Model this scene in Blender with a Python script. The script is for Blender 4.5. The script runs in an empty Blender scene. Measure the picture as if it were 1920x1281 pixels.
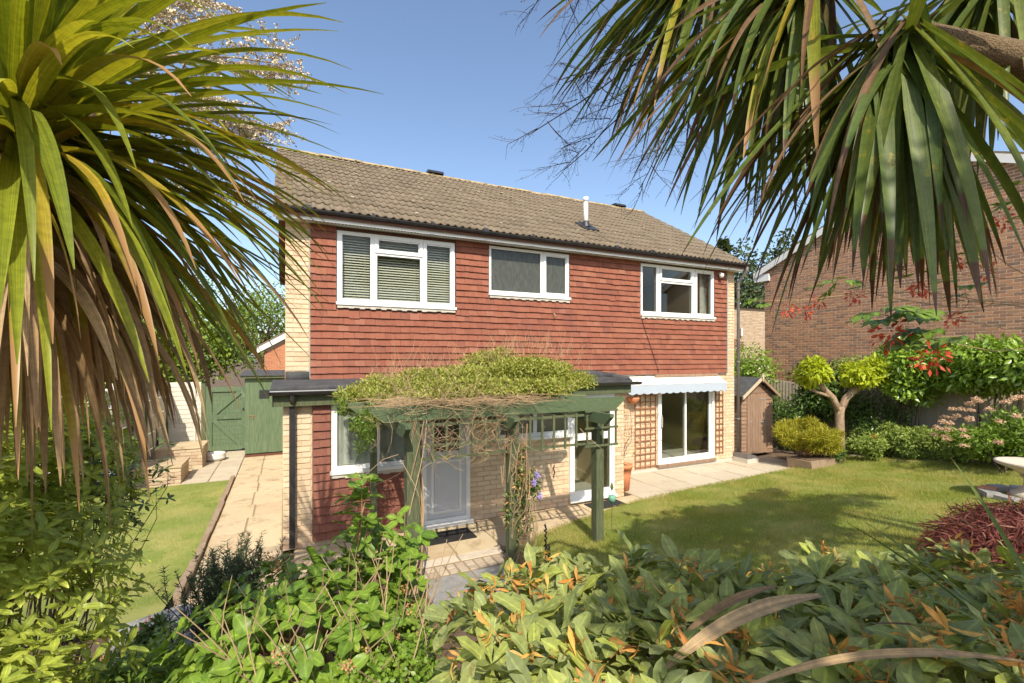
import bpy, math, random
import numpy as np
from mathutils import Vector, Matrix

# ------------------------------------------------------------------ camera, sky, sun, exposure
scene = bpy.context.scene
col = scene.collection
CAM = Vector((0.0, -8.06, 2.52)); HEAD = math.atan(425 / 878)
cd = bpy.data.cameras.new('camera'); cam = bpy.data.objects.new('camera', cd); col.objects.link(cam)
cam.location = CAM; cam.rotation_euler = (math.radians(90), 0, -HEAD)
cd.sensor_width = 36; cd.lens = 878 / 1920 * 36; cd.shift_y = 31.5 / 1920
cd.clip_start = 0.02; cd.clip_end = 2000
scene.camera = cam
SUN_EL, SUN_AZ = math.radians(45), math.radians(-18)          # azimuth measured from the facade normal (-Y) towards +X
sunv = Vector((math.sin(SUN_AZ) * math.cos(SUN_EL), -math.cos(SUN_AZ) * math.cos(SUN_EL), math.sin(SUN_EL)))
w = bpy.data.worlds.new('World'); scene.world = w; w.use_nodes = True
nt = w.node_tree; bg = nt.nodes['Background']
sky = nt.nodes.new('ShaderNodeTexSky'); sky.sky_type = 'NISHITA'; sky.sun_disc = False
sky.sun_elevation = SUN_EL; sky.sun_rotation = math.pi - SUN_AZ; sky.altitude = 0
sky.air_density = 1.0; sky.dust_density = 1.6; sky.ozone_density = 1.6
nt.links.new(sky.outputs[0], bg.inputs[0]); bg.inputs[1].default_value = 0.15
sd = bpy.data.lights.new('sun', 'SUN'); sun = bpy.data.objects.new('sun', sd); col.objects.link(sun)
sd.energy = 4.0; sd.angle = math.radians(0.53); sd.color = (1.0, 0.91, 0.76)
sun.rotation_euler = sunv.to_track_quat('Z', 'Y').to_euler(); sun.location = (0, -20, 20)
scene.view_settings.view_transform = 'Standard'; scene.view_settings.look = 'None'
scene.view_settings.exposure = 0.62; scene.view_settings.gamma = 1

RN = random.Random(11)
NP = np.random.default_rng(5)
def U(a, b): return RN.uniform(a, b)

# ------------------------------------------------------------------ materials
MATS = {}
def _new(name):
    m = bpy.data.materials.new(name); m.use_nodes = True; MATS[name] = m
    n = m.node_tree.nodes; return m, n, m.node_tree.links, n['Principled BSDF']
def _rnd(n, l):
    """random value per piece: object random plus the per-piece attribute of joined pieces"""
    oi = n.new('ShaderNodeObjectInfo'); at = n.new('ShaderNodeAttribute'); at.attribute_name = 'rnd'
    a = n.new('ShaderNodeMath'); a.operation = 'ADD'; l.new(oi.outputs['Random'], a.inputs[0]); l.new(at.outputs['Fac'], a.inputs[1])
    f = n.new('ShaderNodeMath'); f.operation = 'FRACT'; l.new(a.outputs[0], f.inputs[0]); return f.outputs[0]
def _ramp(n, l, src, stops, mode='LINEAR'):
    r = n.new('ShaderNodeValToRGB'); r.color_ramp.interpolation = mode
    e = r.color_ramp.elements
    while len(e) < len(stops): e.new(0.5)
    for i, (p, c) in enumerate(stops): e[i].position = p; e[i].color = (*c, 1)
    l.new(src, r.inputs[0]); return r.outputs[0]
def _mix(n, l, fac, a, b, mode='MIX'):
    m = n.new('ShaderNodeMix'); m.data_type = 'RGBA'; m.blend_type = mode
    for s, v in ((m.inputs[0], fac), (m.inputs[6], a), (m.inputs[7], b)):
        if isinstance(v, (int, float)): s.default_value = v
        elif isinstance(v, tuple): s.default_value = (*v, 1)
        else: l.new(v, s)
    return m.outputs[2]
def _noise(n, l, scale, stretch=None, detail=4, rough=.6):
    g = n.new('ShaderNodeNewGeometry'); src = g.outputs['Position']
    if stretch:
        mp = n.new('ShaderNodeMapping'); mp.inputs['Scale'].default_value = stretch; l.new(src, mp.inputs[0]); src = mp.outputs[0]
    t = n.new('ShaderNodeTexNoise'); t.inputs['Scale'].default_value = scale; t.inputs['Detail'].default_value = detail
    t.inputs['Roughness'].default_value = rough; l.new(src, t.inputs['Vector']); return t.outputs['Fac']
def surf(name, pieces, patch=None, rough=.8, scale=6, amt=.6, bump=0., bscale=60, stretch=None, spec=.25, metal=0, lo=.35, hi=.7, dirt=None, dscale=1.3, dlo=.55, dhi=.75):
    """pieces: colours spread over the pieces; patch: second colour in noise patches; dirt: larger stains"""
    m, n, l, p = _new(name)
    if len(pieces) > 1:
        k = len(pieces); c = _ramp(n, l, _rnd(n, l), [(i / (k - 1), q) for i, q in enumerate(pieces)])
    else:
        rg = n.new('ShaderNodeRGB'); rg.outputs[0].default_value = (*pieces[0], 1); c = rg.outputs[0]
    if patch:
        f = _ramp(n, l, _noise(n, l, scale, stretch), [(lo, (0, 0, 0)), (hi, (amt,) * 3)]); c = _mix(n, l, f, c, patch)
    if dirt:
        f = _ramp(n, l, _noise(n, l, dscale, None, 6, .7), [(dlo, (0, 0, 0)), (dhi, (.75,) * 3)]); c = _mix(n, l, f, c, dirt)
    l.new(c, p.inputs['Base Color']); p.inputs['Roughness'].default_value = rough
    p.inputs['Specular IOR Level'].default_value = spec; p.inputs['Metallic'].default_value = metal
    if bump:
        b = n.new('ShaderNodeBump'); b.inputs['Strength'].default_value = bump; b.inputs['Distance'].default_value = .02
        l.new(_noise(n, l, bscale, stretch), b.inputs['Height']); l.new(b.outputs[0], p.inputs['Normal'])
    return m
def leafmat(name, cols, transl=.35, rough=.45, spec=.35, tip=None, tipat=.8, spots=None, tcol=None, streak=0, patch=None, pscale=1.6, rib=1.45):
    cols = [(c[0] * 1.2, c[1] * 1.06, c[2] * .95) for c in cols]
    m, n, l, p = _new(name); r = _rnd(n, l); k = len(cols)
    c = _ramp(n, l, r, [(i / max(1, k - 1), q) for i, q in enumerate(cols)])
    if streak:
        ac, al = n.new('ShaderNodeAttribute'), n.new('ShaderNodeAttribute'); ac.attribute_name = 'across'; al.attribute_name = 'along'
        cx = n.new('ShaderNodeCombineXYZ'); sc = n.new('ShaderNodeVectorMath'); sc.operation = 'MULTIPLY'; sc.inputs[1].default_value = (9, 1.6, 40)
        l.new(ac.outputs['Fac'], cx.inputs[0]); l.new(al.outputs['Fac'], cx.inputs[1]); l.new(r, cx.inputs[2]); l.new(cx.outputs[0], sc.inputs[0])
        tx = n.new('ShaderNodeTexNoise'); tx.inputs['Scale'].default_value = 1.0; tx.inputs['Detail'].default_value = 4; l.new(sc.outputs[0], tx.inputs['Vector'])
        c = _mix(n, l, streak, c, _ramp(n, l, tx.outputs['Fac'], [(.3, (.42, .45, .4)), (.5, (.95, .95, .9)), (.72, (1.6, 1.5, 1.3))]), 'MULTIPLY')
    if patch:
        f = _ramp(n, l, _noise(n, l, pscale), [(.42, (0, 0, 0)), (.66, (.8,) * 3)]); c = _mix(n, l, f, c, patch)
    rb = n.new('ShaderNodeAttribute'); rb.attribute_name = 'rib'
    c = _mix(n, l, _ramp(n, l, rb.outputs['Fac'], [(.80, (0, 0, 0)), (.95, (1, 1, 1))]), c, _mix(n, l, 1.0, c, (rib, rib, rib * .9), 'MULTIPLY'))
    c = _mix(n, l, 1.0, c, _ramp(n, l, _noise(n, l, 55, None, 3), [(.3, (.8, .8, .8)), (.7, (1.18, 1.18, 1.1))]), 'MULTIPLY')
    if spots:
        f = _ramp(n, l, _noise(n, l, 34, (1, 1, .5), 3, .7), [(.6, (0, 0, 0)), (.68, (.85,) * 3)]); c = _mix(n, l, f, c, spots)
    if tip:
        a = n.new('ShaderNodeAttribute'); a.attribute_name = 'along'
        ad = n.new('ShaderNodeMath'); ad.operation = 'MULTIPLY_ADD'; l.new(r, ad.inputs[0]); ad.inputs[1].default_value = .16; l.new(a.outputs['Fac'], ad.inputs[2])
        f = _ramp(n, l, ad.outputs[0], [(tipat, (0, 0, 0)), (tipat + .09, (1, 1, 1))]); c = _mix(n, l, f, c, tip)
    l.new(c, p.inputs['Base Color']); p.inputs['Roughness'].default_value = rough; p.inputs['Specular IOR Level'].default_value = spec
    t = n.new('ShaderNodeBsdfTranslucent'); g = _mix(n, l, 1.0, c, tcol or (1.35, 1.25, .55), 'MULTIPLY'); l.new(g, t.inputs[0])
    x = n.new('ShaderNodeMixShader'); x.inputs[0].default_value = transl
    l.new(p.outputs[0], x.inputs[1]); l.new(t.outputs[0], x.inputs[2]); l.new(x.outputs[0], n['Material Output'].inputs[0]); return m
def glassmat(name, tint, refl=.06, rough=.02, body=None, bodyfac=0):
    m, n, l, p = _new(name); n.remove(p)
    t = n.new('ShaderNodeBsdfTransparent'); t.inputs[0].default_value = (*tint, 1)
    g = n.new('ShaderNodeBsdfGlossy'); g.inputs['Roughness'].default_value = rough
    fr = n.new('ShaderNodeLayerWeight'); fr.inputs[0].default_value = .25
    a = n.new('ShaderNodeMath'); a.operation = 'MULTIPLY_ADD'; l.new(fr.outputs['Fresnel'], a.inputs[0]); a.inputs[1].default_value = .9; a.inputs[2].default_value = refl
    src = t.outputs[0]
    if body:
        d = n.new('ShaderNodeBsdfDiffuse')
        l.new(_ramp(n, l, _noise(n, l, 22, (1, 1, .35), 3), [(.35, body), (.75, tuple(q * 1.5 for q in body))]), d.inputs[0])
        y = n.new('ShaderNodeMixShader'); y.inputs[0].default_value = bodyfac; l.new(src, y.inputs[1]); l.new(d.outputs[0], y.inputs[2]); src = y.outputs[0]
    x = n.new('ShaderNodeMixShader'); l.new(a.outputs[0], x.inputs[0]); l.new(src, x.inputs[1]); l.new(g.outputs[0], x.inputs[2])
    l.new(x.outputs[0], n['Material Output'].inputs[0]); return m

surf('tile_red', [(.225, .078, .046), (.255, .088, .052), (.21, .070, .044), (.275, .102, .06), (.235, .080, .048), (.185, .066, .045), (.25, .084, .049), (.29, .122, .078)], (.30, .122, .076), .8, 9, .5, .3, 90, stretch=(1, 1, .35), dirt=(.165, .070, .055), dscale=1.1)
surf('tile_dull', [(.19, .072, .05), (.22, .085, .057), (.17, .062, .046), (.245, .105, .07)], (.27, .12, .082), .8, 16, .5, .3, 90)
surf('brick_buff', [(.60, .45, .28), (.66, .52, .34), (.56, .36, .22), (.68, .55, .38), (.58, .38, .245), (.64, .48, .30)], (.70, .57, .41), .85, 18, .5, .3, 120)
surf('mortar_buff', [(.60, .49, .32)], (.50, .40, .25), .95, 20, .6, .2, 150)
surf('brick_brown', [(.40, .19, .10), (.46, .235, .12), (.20, .125, .085), (.39, .17, .09), (.24, .145, .095), (.49, .265, .14), (.36, .175, .10), (.16, .11, .08)], (.44, .24, .13), .85, 12, .45, .3, 120)
surf('mortar_brown', [(.70, .54, .38)], (.60, .45, .31), .95, 20, .6)
surf('brick_orange', [(.50, .20, .10), (.56, .24, .12), (.44, .17, .09)], (.5, .27, .16), .85, 12, .4)
surf('brick_pale', [(.48, .36, .24), (.55, .43, .29), (.42, .30, .2), (.50, .34, .23)], (.5, .42, .3), .9, 9, .5, .3, 100)
surf('roof_tile', [(.143, .11, .075), (.165, .128, .088), (.125, .097, .067), (.185, .145, .10), (.148, .114, .078)], (.225, .185, .13), .9, 9, .5, .35, 80, dirt=(.13, .10, .065), dscale=2.2)
surf('ridge_tile', [(.34, .25, .135), (.38, .29, .16), (.30, .21, .11)], (.46, .37, .21), .95, 14, .6, .4, 60)
surf('lichen', [(.42, .37, .27)], (.34, .29, .2), .95, 30, .6)
surf('white_upvc', [(.78, .78, .755)], (.68, .675, .64), .4, 3, .4, spec=.35, dirt=(.60, .58, .52), dscale=5, dlo=.58, dhi=.8)
surf('white_shade', [(.74, .73, .69)], (.62, .6, .55), .6, 4, .4)
surf('door_grey', [(.60, .61, .62)], (.54, .55, .56), .4, 3, .4, spec=.4)
surf('gutter_black', [(.022, .021, .022)], (.05, .048, .047), .38, 5, .6, spec=.4)
surf('pipe_grey', [(.13, .12, .115)], (.20, .185, .17), .45, 5, .6)
surf('felt', [(.075, .075, .078)], (.14, .14, .135), .95, 9, .7, .8, 320)
surf('lead', [(.30, .33, .31)], (.4, .42, .38), .7, 9, .6)
surf('cement', [(.55, .51, .43)], (.42, .39, .33), .95, 16, .6, .5, 60)
surf('steel', [(.62, .62, .60)], (.5, .49, .46), .4, 8, .5, metal=.6)
surf('slab_buff', [(.50, .385, .235), (.55, .44, .28), (.46, .34, .205), (.52, .41, .265)], (.58, .48, .32), .9, 5, .6, .35, 90, dirt=(.30, .215, .12), dscale=2.4, dlo=.52, dhi=.66)
surf('slab_grey', [(.46, .395, .29), (.50, .435, .325), (.44, .37, .27)], (.55, .48, .36), .9, 4, .6, .35, 90, dirt=(.32, .255, .17), dscale=1.7)
surf('setts', [(.50, .42, .31), (.42, .33, .25), (.55, .46, .35)], (.44, .37, .28), .9, 14, .5, .4, 80)
surf('joint_soil', [(.27, .20, .125)], (.36, .29, .18), .98, 14, .7)
surf('soil', [(.115, .075, .048)], (.20, .14, .09), .98, 10, .7, .8, 40, dirt=(.26, .15, .09), dscale=3)
surf('lawn_turf', [(.19, .235, .05)], (.42, .36, .13), .95, 1.6, .8, .5, 60, lo=.42, hi=.68, dirt=(.11, .185, .035), dscale=.8, dlo=.5, dhi=.7)
surf('timber_green', [(.075, .115, .055), (.09, .13, .062), (.062, .095, .047)], (.15, .175, .095), .75, 16, .5, .3, 40, stretch=(1, 6, 6))
surf('post_green', [(.085, .105, .052), (.065, .085, .042)], (.18, .18, .10), .8, 10, .6, .4, 40, stretch=(6, 6, .8))
surf('door_green', [(.085, .135, .07), (.095, .148, .078), (.078, .122, .064)], (.19, .23, .14), .65, 7, .6, .3, 40, stretch=(7, 7, .6), dirt=(.27, .29, .21), dscale=2.5, dlo=.6, dhi=.72)
surf('timber_end', [(.50, .40, .235)], (.40, .3, .17), .9, 30, .5)
surf('shed_wood', [(.26, .155, .10), (.31, .19, .125), (.22, .13, .088), (.29, .18, .125)], (.44, .33, .22), .85, 8, .55, .5, 60, stretch=(5, 5, .5))
surf('shed_board', [(.25, .15, .10), (.30, .185, .12), (.21, .125, .085)], (.38, .27, .18), .85, 8, .5, .5, 60, stretch=(.5, .5, 6))
surf('barge_wood', [(.55, .45, .31)], (.42, .33, .22), .8, 14, .6)
surf('fence_wood', [(.43, .37, .27), (.36, .30, .22), (.48, .41, .30), (.32, .27, .2)], (.54, .47, .36), .9, 6, .6, .5, 60, stretch=(6, 6, .5))
surf('fence_pale', [(.58, .54, .46), (.64, .60, .51), (.53, .49, .41)], (.68, .64, .55), .85, 6, .5, .3, 60)
surf('trellis_brown', [(.26, .115, .06), (.30, .135, .072)], (.34, .18, .10), .8, 20, .5)
surf('terracotta', [(.60, .22, .10)], (.66, .32, .18), .85, 12, .5, .2, 60)
surf('awning_top', [(.80, .78, .70)], (.62, .54, .38), .85, 5, .5, lo=.5, hi=.75)
surf('awning_valance', [(.40, .45, .51)], (.37, .42, .48), .85, 6, .5, .3, 200)
surf('mat_black', [(.022, .022, .024)], (.07, .065, .055), .95, 50, .6, .8, 220)
surf('bark', [(.16, .115, .075)], (.27, .2, .13), .95, 18, .7, .9, 60, stretch=(3, 3, 1))
surf('bark_tan', [(.24, .16, .095)], (.48, .36, .24), .9, 16, .9, 1.0, 40, stretch=(2, 2, .7))
surf('cord_trunk', [(.22, .15, .08)], (.42, .31, .17), .95, 40, .8, 1.0, 80, stretch=(2, 2, 3))
surf('twig_tan', [(.40, .28, .155), (.34, .235, .13), (.47, .345, .2), (.27, .18, .105)], (.3, .2, .12), .9, 20, .4)
surf('twig_red', [(.36, .19, .10), (.42, .24, .13), (.30, .16, .085)], (.3, .17, .1), .85, 20, .4)
surf('twig_dark', [(.055, .04, .032), (.085, .06, .042)], (.11, .075, .05), .85, 20, .4)
surf('flower_cream', [(.70, .60, .42), (.78, .70, .54), (.60, .48, .30)], (.66, .52, .32), .9, 60, .5)
surf('stone', [(.56, .48, .37)], (.66, .58, .46), .92, 9, .7, .6, 60, dirt=(.36, .29, .2), dscale=4)
surf('stone_grey', [(.26, .25, .235), (.33, .32, .295), (.20, .195, .19)], (.4, .38, .35), .92, 12, .6, .4, 60)
surf('stone_trough', [(.27, .19, .125)], (.38, .29, .2), .92, 9, .7, .6, 60)
surf('interior', [(.62, .59, .53)], None, .9)
surf('interior_dark', [(.24, .215, .185)], None, .9)
surf('carpet', [(.55, .52, .47)], (.48, .45, .4), .98, 30, .5)
surf('wood_dark', [(.11, .045, .028)], (.15, .07, .045), .6, 10, .5)
surf('blind_slat', [(.78, .76, .66)], None, .6)
surf('net', [(.80, .80, .77)], (.58, .59, .56), .95, 9, .9, stretch=(1, 1, .5), lo=.42, hi=.6)
surf('lamp_black', [(.03, .03, .032)], None, .35)
surf('plastic_green', [(.16, .36, .25)], None, .5)
surf('purple', [(.20, .15, .36), (.28, .21, .45)], None, .8)
surf('far_render', [(.62, .60, .56)], None, .9)
glassmat('glass', (.86, .88, .85), .0)
glassmat('glass_obscured', (.35, .37, .34), .01, .12, (.085, .09, .075), .7)
glassmat('glass_store', (.72, .76, .75), .03)

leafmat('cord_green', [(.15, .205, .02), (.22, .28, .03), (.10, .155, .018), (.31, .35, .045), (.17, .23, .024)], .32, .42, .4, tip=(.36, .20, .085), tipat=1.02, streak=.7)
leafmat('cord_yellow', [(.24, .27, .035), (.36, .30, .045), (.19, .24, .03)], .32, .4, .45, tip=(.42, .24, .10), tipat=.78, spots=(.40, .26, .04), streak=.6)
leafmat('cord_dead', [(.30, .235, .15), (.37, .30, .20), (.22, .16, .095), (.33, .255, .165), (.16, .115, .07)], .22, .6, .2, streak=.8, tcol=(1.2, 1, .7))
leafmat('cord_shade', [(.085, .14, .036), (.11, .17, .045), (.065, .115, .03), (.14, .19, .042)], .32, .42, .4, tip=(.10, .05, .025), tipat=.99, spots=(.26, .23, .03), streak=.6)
leafmat('cord_dry', [(.10, .065, .04), (.15, .10, .06), (.075, .045, .028)], .15, .6, .2, streak=.8)
leafmat('azalea_leaf', [(.20, .265, .11), (.24, .32, .11), (.17, .23, .11), (.32, .41, .09), (.21, .27, .13), (.28, .36, .10)], .3, .5, .3, spots=(.20, .17, .06))
leafmat('azalea_flower', [(.50, .23, .06), (.58, .38, .10), (.40, .18, .06), (.60, .46, .15), (.30, .14, .06), (.50, .42, .16)], .3, .6, .2, tcol=(1.1, 1, .8))
leafmat('hydrangea_leaf', [(.13, .245, .035), (.18, .31, .045), (.10, .20, .03), (.22, .34, .06)], .32, .4, .4)
leafmat('bush_leaf', [(.25, .34, .06), (.32, .42, .07), (.19, .27, .05), (.38, .47, .09), (.22, .31, .06)], .32, .42, .4)
leafmat('dark_leaf', [(.09, .15, .045), (.12, .19, .055), (.07, .12, .038)], .25, .42, .4)
leafmat('rosemary_leaf', [(.075, .115, .06), (.10, .15, .08)], .15, .6, .2)
leafmat('vine_leaf', [(.25, .33, .07), (.31, .38, .09), (.20, .28, .05), (.37, .41, .12), (.33, .37, .13)], .35, .5, .3)
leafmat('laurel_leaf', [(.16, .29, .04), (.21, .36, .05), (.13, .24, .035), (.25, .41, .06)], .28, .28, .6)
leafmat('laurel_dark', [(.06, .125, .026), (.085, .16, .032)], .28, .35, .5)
leafmat('lime_leaf', [(.31, .42, .028), (.37, .47, .04), (.26, .37, .025)], .4, .5, .25)
leafmat('yew_leaf', [(.30, .33, .035), (.36, .37, .045), (.24, .27, .03), (.19, .22, .03)], .3, .5, .25)
leafmat('cover_leaf', [(.21, .33, .08), (.26, .38, .10), (.17, .27, .065), (.30, .40, .15)], .32, .5, .3)
leafmat('pink_petal', [(.52, .40, .30), (.58, .46, .36), (.46, .33, .25), (.50, .43, .31)], .3, .7, .2, tcol=(1.1, 1, .9))
leafmat('acer_red', [(.15, .05, .045), (.20, .07, .06), (.10, .035, .032), (.26, .13, .10)], .3, .5, .3, tcol=(1.3, .9, .8))
leafmat('acer_green', [(.13, .235, .045), (.17, .28, .05), (.10, .19, .04)], .35, .4, .4)
leafmat('seed_red', [(.46, .07, .045), (.56, .12, .06), (.36, .05, .035)], .3, .5, .3, tcol=(1.2, .9, .7))
leafmat('tree_leaf', [(.14, .24, .04), (.19, .30, .05), (.10, .18, .035), (.22, .34, .055)], .33, .5, .3)
leafmat('conifer_leaf', [(.06, .10, .05), (.085, .13, .06), (.05, .085, .04)], .2, .6, .2)
leafmat('copper_leaf', [(.36, .16, .09), (.44, .21, .12)], .3, .6, .2, tcol=(1.2, 1, .8))
leafmat('grass_blade', [(.17, .25, .045), (.225, .31, .055), (.28, .32, .07), (.13, .205, .035), (.36, .36, .12)], .35, .55, .25, patch=(.44, .39, .14))
leafmat('dead_leaf', [(.40, .24, .12), (.48, .31, .17)], .2, .6, .2)
leafmat('petal_red', [(.55, .02, .03)], .3, .5)

# ------------------------------------------------------------------ mesh helpers
class MB:
    def __init__(s): s.v = []; s.f = []; s.r = []
    def add(s, vs, fs, r=0.):
        o = len(s.v); s.v += [tuple(q) for q in vs]; s.r += [r] * len(vs); s.f += [tuple(i + o for i in q) for q in fs]; return s
    def box(s, x0, x1, y0, y1, z0, z1, r=0.):
        return s.add([(x, y, z) for x in (x0, x1) for y in (y0, y1) for z in (z0, z1)],
                     [(0, 1, 3, 2), (4, 6, 7, 5), (0, 4, 5, 1), (2, 3, 7, 6), (0, 2, 6, 4), (1, 5, 7, 3)], r)
    def obox(s, c, ax, ay, az, r=0.):
        """box with half-axis vectors"""
        c, ax, ay, az = map(Vector, (c, ax, ay, az))
        return s.add([c + ax * i + ay * j + az * k for i in (-1, 1) for j in (-1, 1) for k in (-1, 1)],
                     [(0, 1, 3, 2), (4, 6, 7, 5), (0, 4, 5, 1), (2, 3, 7, 6), (0, 2, 6, 4), (1, 5, 7, 3)], r)
    def bar(s, a, b, w, h, r=0., up=(0, 0, 1)):
        a, b = Vector(a), Vector(b); d = b - a; u = Vector(up)
        sx = d.cross(u); sx = sx.normalized() if sx.length > 1e-6 else Vector((1, 0, 0)); sz = sx.cross(d).normalized()
        return s.obox((a + b) / 2, d / 2, sx * w / 2, sz * h / 2, r)
    def tube(s, pts, rad, n=6, r=0., cap=True):
        pts = [Vector(p) for p in pts]; k = len(pts)
        if not hasattr(rad, '__len__'): rad = [rad] * k
        o = len(s.v); pu = None
        for i, p in enumerate(pts):
            d = (pts[min(i + 1, k - 1)] - pts[max(i - 1, 0)]).normalized()
            if pu is None: pu = d.orthogonal().normalized()
            pu = pu - d * pu.dot(d); pu = pu.normalized() if pu.length > 1e-6 else d.orthogonal().normalized(); q = d.cross(pu)
            for j in range(n):
                a = 2 * math.pi * j / n; s.v.append(tuple(p + (pu * math.cos(a) + q * math.sin(a)) * rad[i])); s.r.append(r)
        for i in range(k - 1):
            for j in range(n):
                a = o + i * n + j; b = o + i * n + (j + 1) % n; s.f.append((a, b, b + n, a + n))
        if cap: s.f.append(tuple(o + j for j in range(n))[::-1]); s.f.append(tuple(o + (k - 1) * n + j for j in range(n)))
        return s
    def lathe(s, c, prof, n=20, r=0.):
        c = Vector(c); o = len(s.v); k = len(prof)
        for (q, z) in prof:
            for j in range(n):
                a = 2 * math.pi * j / n; s.v.append((c.x + q * math.cos(a), c.y + q * math.sin(a), c.z + z)); s.r.append(r)
        for i in range(k - 1):
            for j in range(n):
                a = o + i * n + j; b = o + i * n + (j + 1) % n; s.f.append((a, b, b + n, a + n))
        s.f.append(tuple(o + j for j in range(n))[::-1]); s.f.append(tuple(o + (k - 1) * n + j for j in range(n)))
        return s
    def prism(s, poly, a, b, axis, r=0.):
        """polygon of 2-D points extruded along axis from a to b"""
        def P(p, t): return {'x': (t, p[0], p[1]), 'y': (p[0], t, p[1]), 'z': (p[0], p[1], t)}[axis]
        n = len(poly); return s.add([P(p, a) for p in poly] + [P(p, b) for p in poly],
            [tuple(range(n))[::-1], tuple(range(n, 2 * n))] + [(i, (i + 1) % n, n + (i + 1) % n, n + i) for i in range(n)], r)
    def mesh(s, name, off=(0, 0, 0)):
        m = bpy.data.meshes.new(name); ox, oy, oz = off
        m.from_pydata([(x - ox, y - oy, z - oz) for x, y, z in s.v], [], s.f)
        if any(s.r):
            a = m.attributes.new('rnd', 'FLOAT', 'POINT'); a.data.foreach_set('value', s.r)
        return m
def wl(o):
    v = Vector((0, 0, 0))
    while o: v = v + o.location; o = o.parent
    return v
def put(name, me, mt, parent=None, smooth=False, loc=None, rot=None, scl=None, kind=None):
    if mt and not me.materials: me.materials.append(MATS[mt])
    if smooth and len(me.polygons): me.polygons.foreach_set('use_smooth', [True] * len(me.polygons))
    o = bpy.data.objects.new(name, me); col.objects.link(o)
    if parent: o.parent = parent
    if loc is not None: o.location = Vector(loc) - (wl(parent) if parent else Vector((0, 0, 0)))
    if rot is not None: o.rotation_euler = rot
    if scl is not None: o.scale = scl
    if kind: o['kind'] = kind
    return o
def obj(name, mb, mt, parent=None, smooth=False, kind=None):
    off = wl(parent) if parent else (0, 0, 0)
    return put(name, mb.mesh(name, off), mt, parent, smooth, kind=kind)
def tag(o, label, cat, group=None):
    o['label'] = label; o['category'] = cat
    if group: o['group'] = group
    return o
def root(name, label, cat, loc, group=None):
    o = bpy.data.objects.new(name, None); col.objects.link(o); o.location = loc; o.empty_display_size = .2
    return tag(o, label, cat, group)
def struct(o): o['kind'] = 'structure'; return o
def near(p): return (Vector(p) - CAM).length
def cells(x0, x1, z0, z1, holes):
    """rectangle minus holes as rectangles"""
    xs = sorted({x0, x1} | {min(max(v, x0), x1) for h in holes for v in h[:2]}); zs = sorted({z0, z1} | {min(max(v, z0), z1) for h in holes for v in h[2:]})
    out = []
    for a, b in zip(xs, xs[1:]):
        run = None
        for c, d in zip(zs, zs[1:]):
            mx, mz = (a + b) / 2, (c + d) / 2
            if any(h[0] < mx < h[1] and h[2] < mz < h[3] for h in holes):
                if run: out.append(run); run = None
            else: run = (a, b, run[2], d) if run else (a, b, c, d)
        if run: out.append(run)
    return out
def bond(x0, x1, z0, z1, holes, L=.225, H=.075, ragged=0, off=0):
    """stretcher-bond pieces (u0, u1, v0, v1) clipped by holes"""
    out = []; k = 0; z = z0
    while z < z1 - H * .4:
        zt = min(z + H, z1); x = x0 - (L / 2 if (k + off) % 2 else 0)
        while x < x1:
            a, b = max(x, x0), min(x + L, x1)
            segs = [(a, b)]
            for h in holes:
                if h[2] < (z + zt) / 2 < h[3]:
                    segs = [q for s in segs for q in ((s[0], min(s[1], h[0])), (max(s[0], h[1]), s[1])) if q[1] - q[0] > .02]
            for a, b in segs:
                if b - a > .03: out.append((a, b, z, zt))
            x += L
        z += H; k += 1
    return out
def unit_brick():
    m = MB(); e = .03
    m.add([(-.5, 0, -.5), (.5, 0, -.5), (.5, 0, .5), (-.5, 0, .5), (-.5 + .004, -1, -.5 + e), (.5 - .004, -1, -.5 + e), (.5 - .004, -1, .5 - e), (-.5 + .004, -1, .5 - e)],
          [(4, 5, 6, 7), (0, 1, 5, 4), (1, 2, 6, 5), (2, 3, 7, 6), (3, 0, 4, 7), (3, 2, 1, 0)])
    return m
def lay(pieces, parent, mt, name, plane, at, depth=.012, gap=.010, limit=300, jit=.0025):
    """bricks of a wall: the nearest ones are objects, the rest one joined part.  plane 'y': face at y=at looking to -y; 'x': face at x=at looking to -x"""
    base = unit_brick(); me = base.mesh(name); me.materials.append(MATS[mt])
    P = []
    for a, b, c, d in pieces:
        u, z, lu, lz = (a + b) / 2, (c + d) / 2, b - a - gap, d - c - gap
        pos = (u, at, z) if plane == 'y' else (at, u, z); P.append((near(pos), pos, lu, lz))
    P.sort(key=lambda q: q[0]); mb = MB()
    for i, (_, pos, lu, lz) in enumerate(P):
        dd = depth + U(-jit, jit)
        if i < limit: put(name, me, None, parent, loc=pos, rot=(0, 0, 0 if plane == 'y' else -math.pi / 2), scl=(lu, dd, lz))
        else:
            r = RN.random()
            vs = [(x * lu, y * dd, z * lz) for x, y, z in base.v]
            vs = [(pos[0] + x, pos[1] + y, pos[2] + z) if plane == 'y' else (pos[0] + y, pos[1] - x, pos[2] + z) for x, y, z in vs]
            mb.add(vs, base.f, r + .0001)
    if mb.v: obj(name + '_field', mb, mt, parent, kind='stuff')

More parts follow.
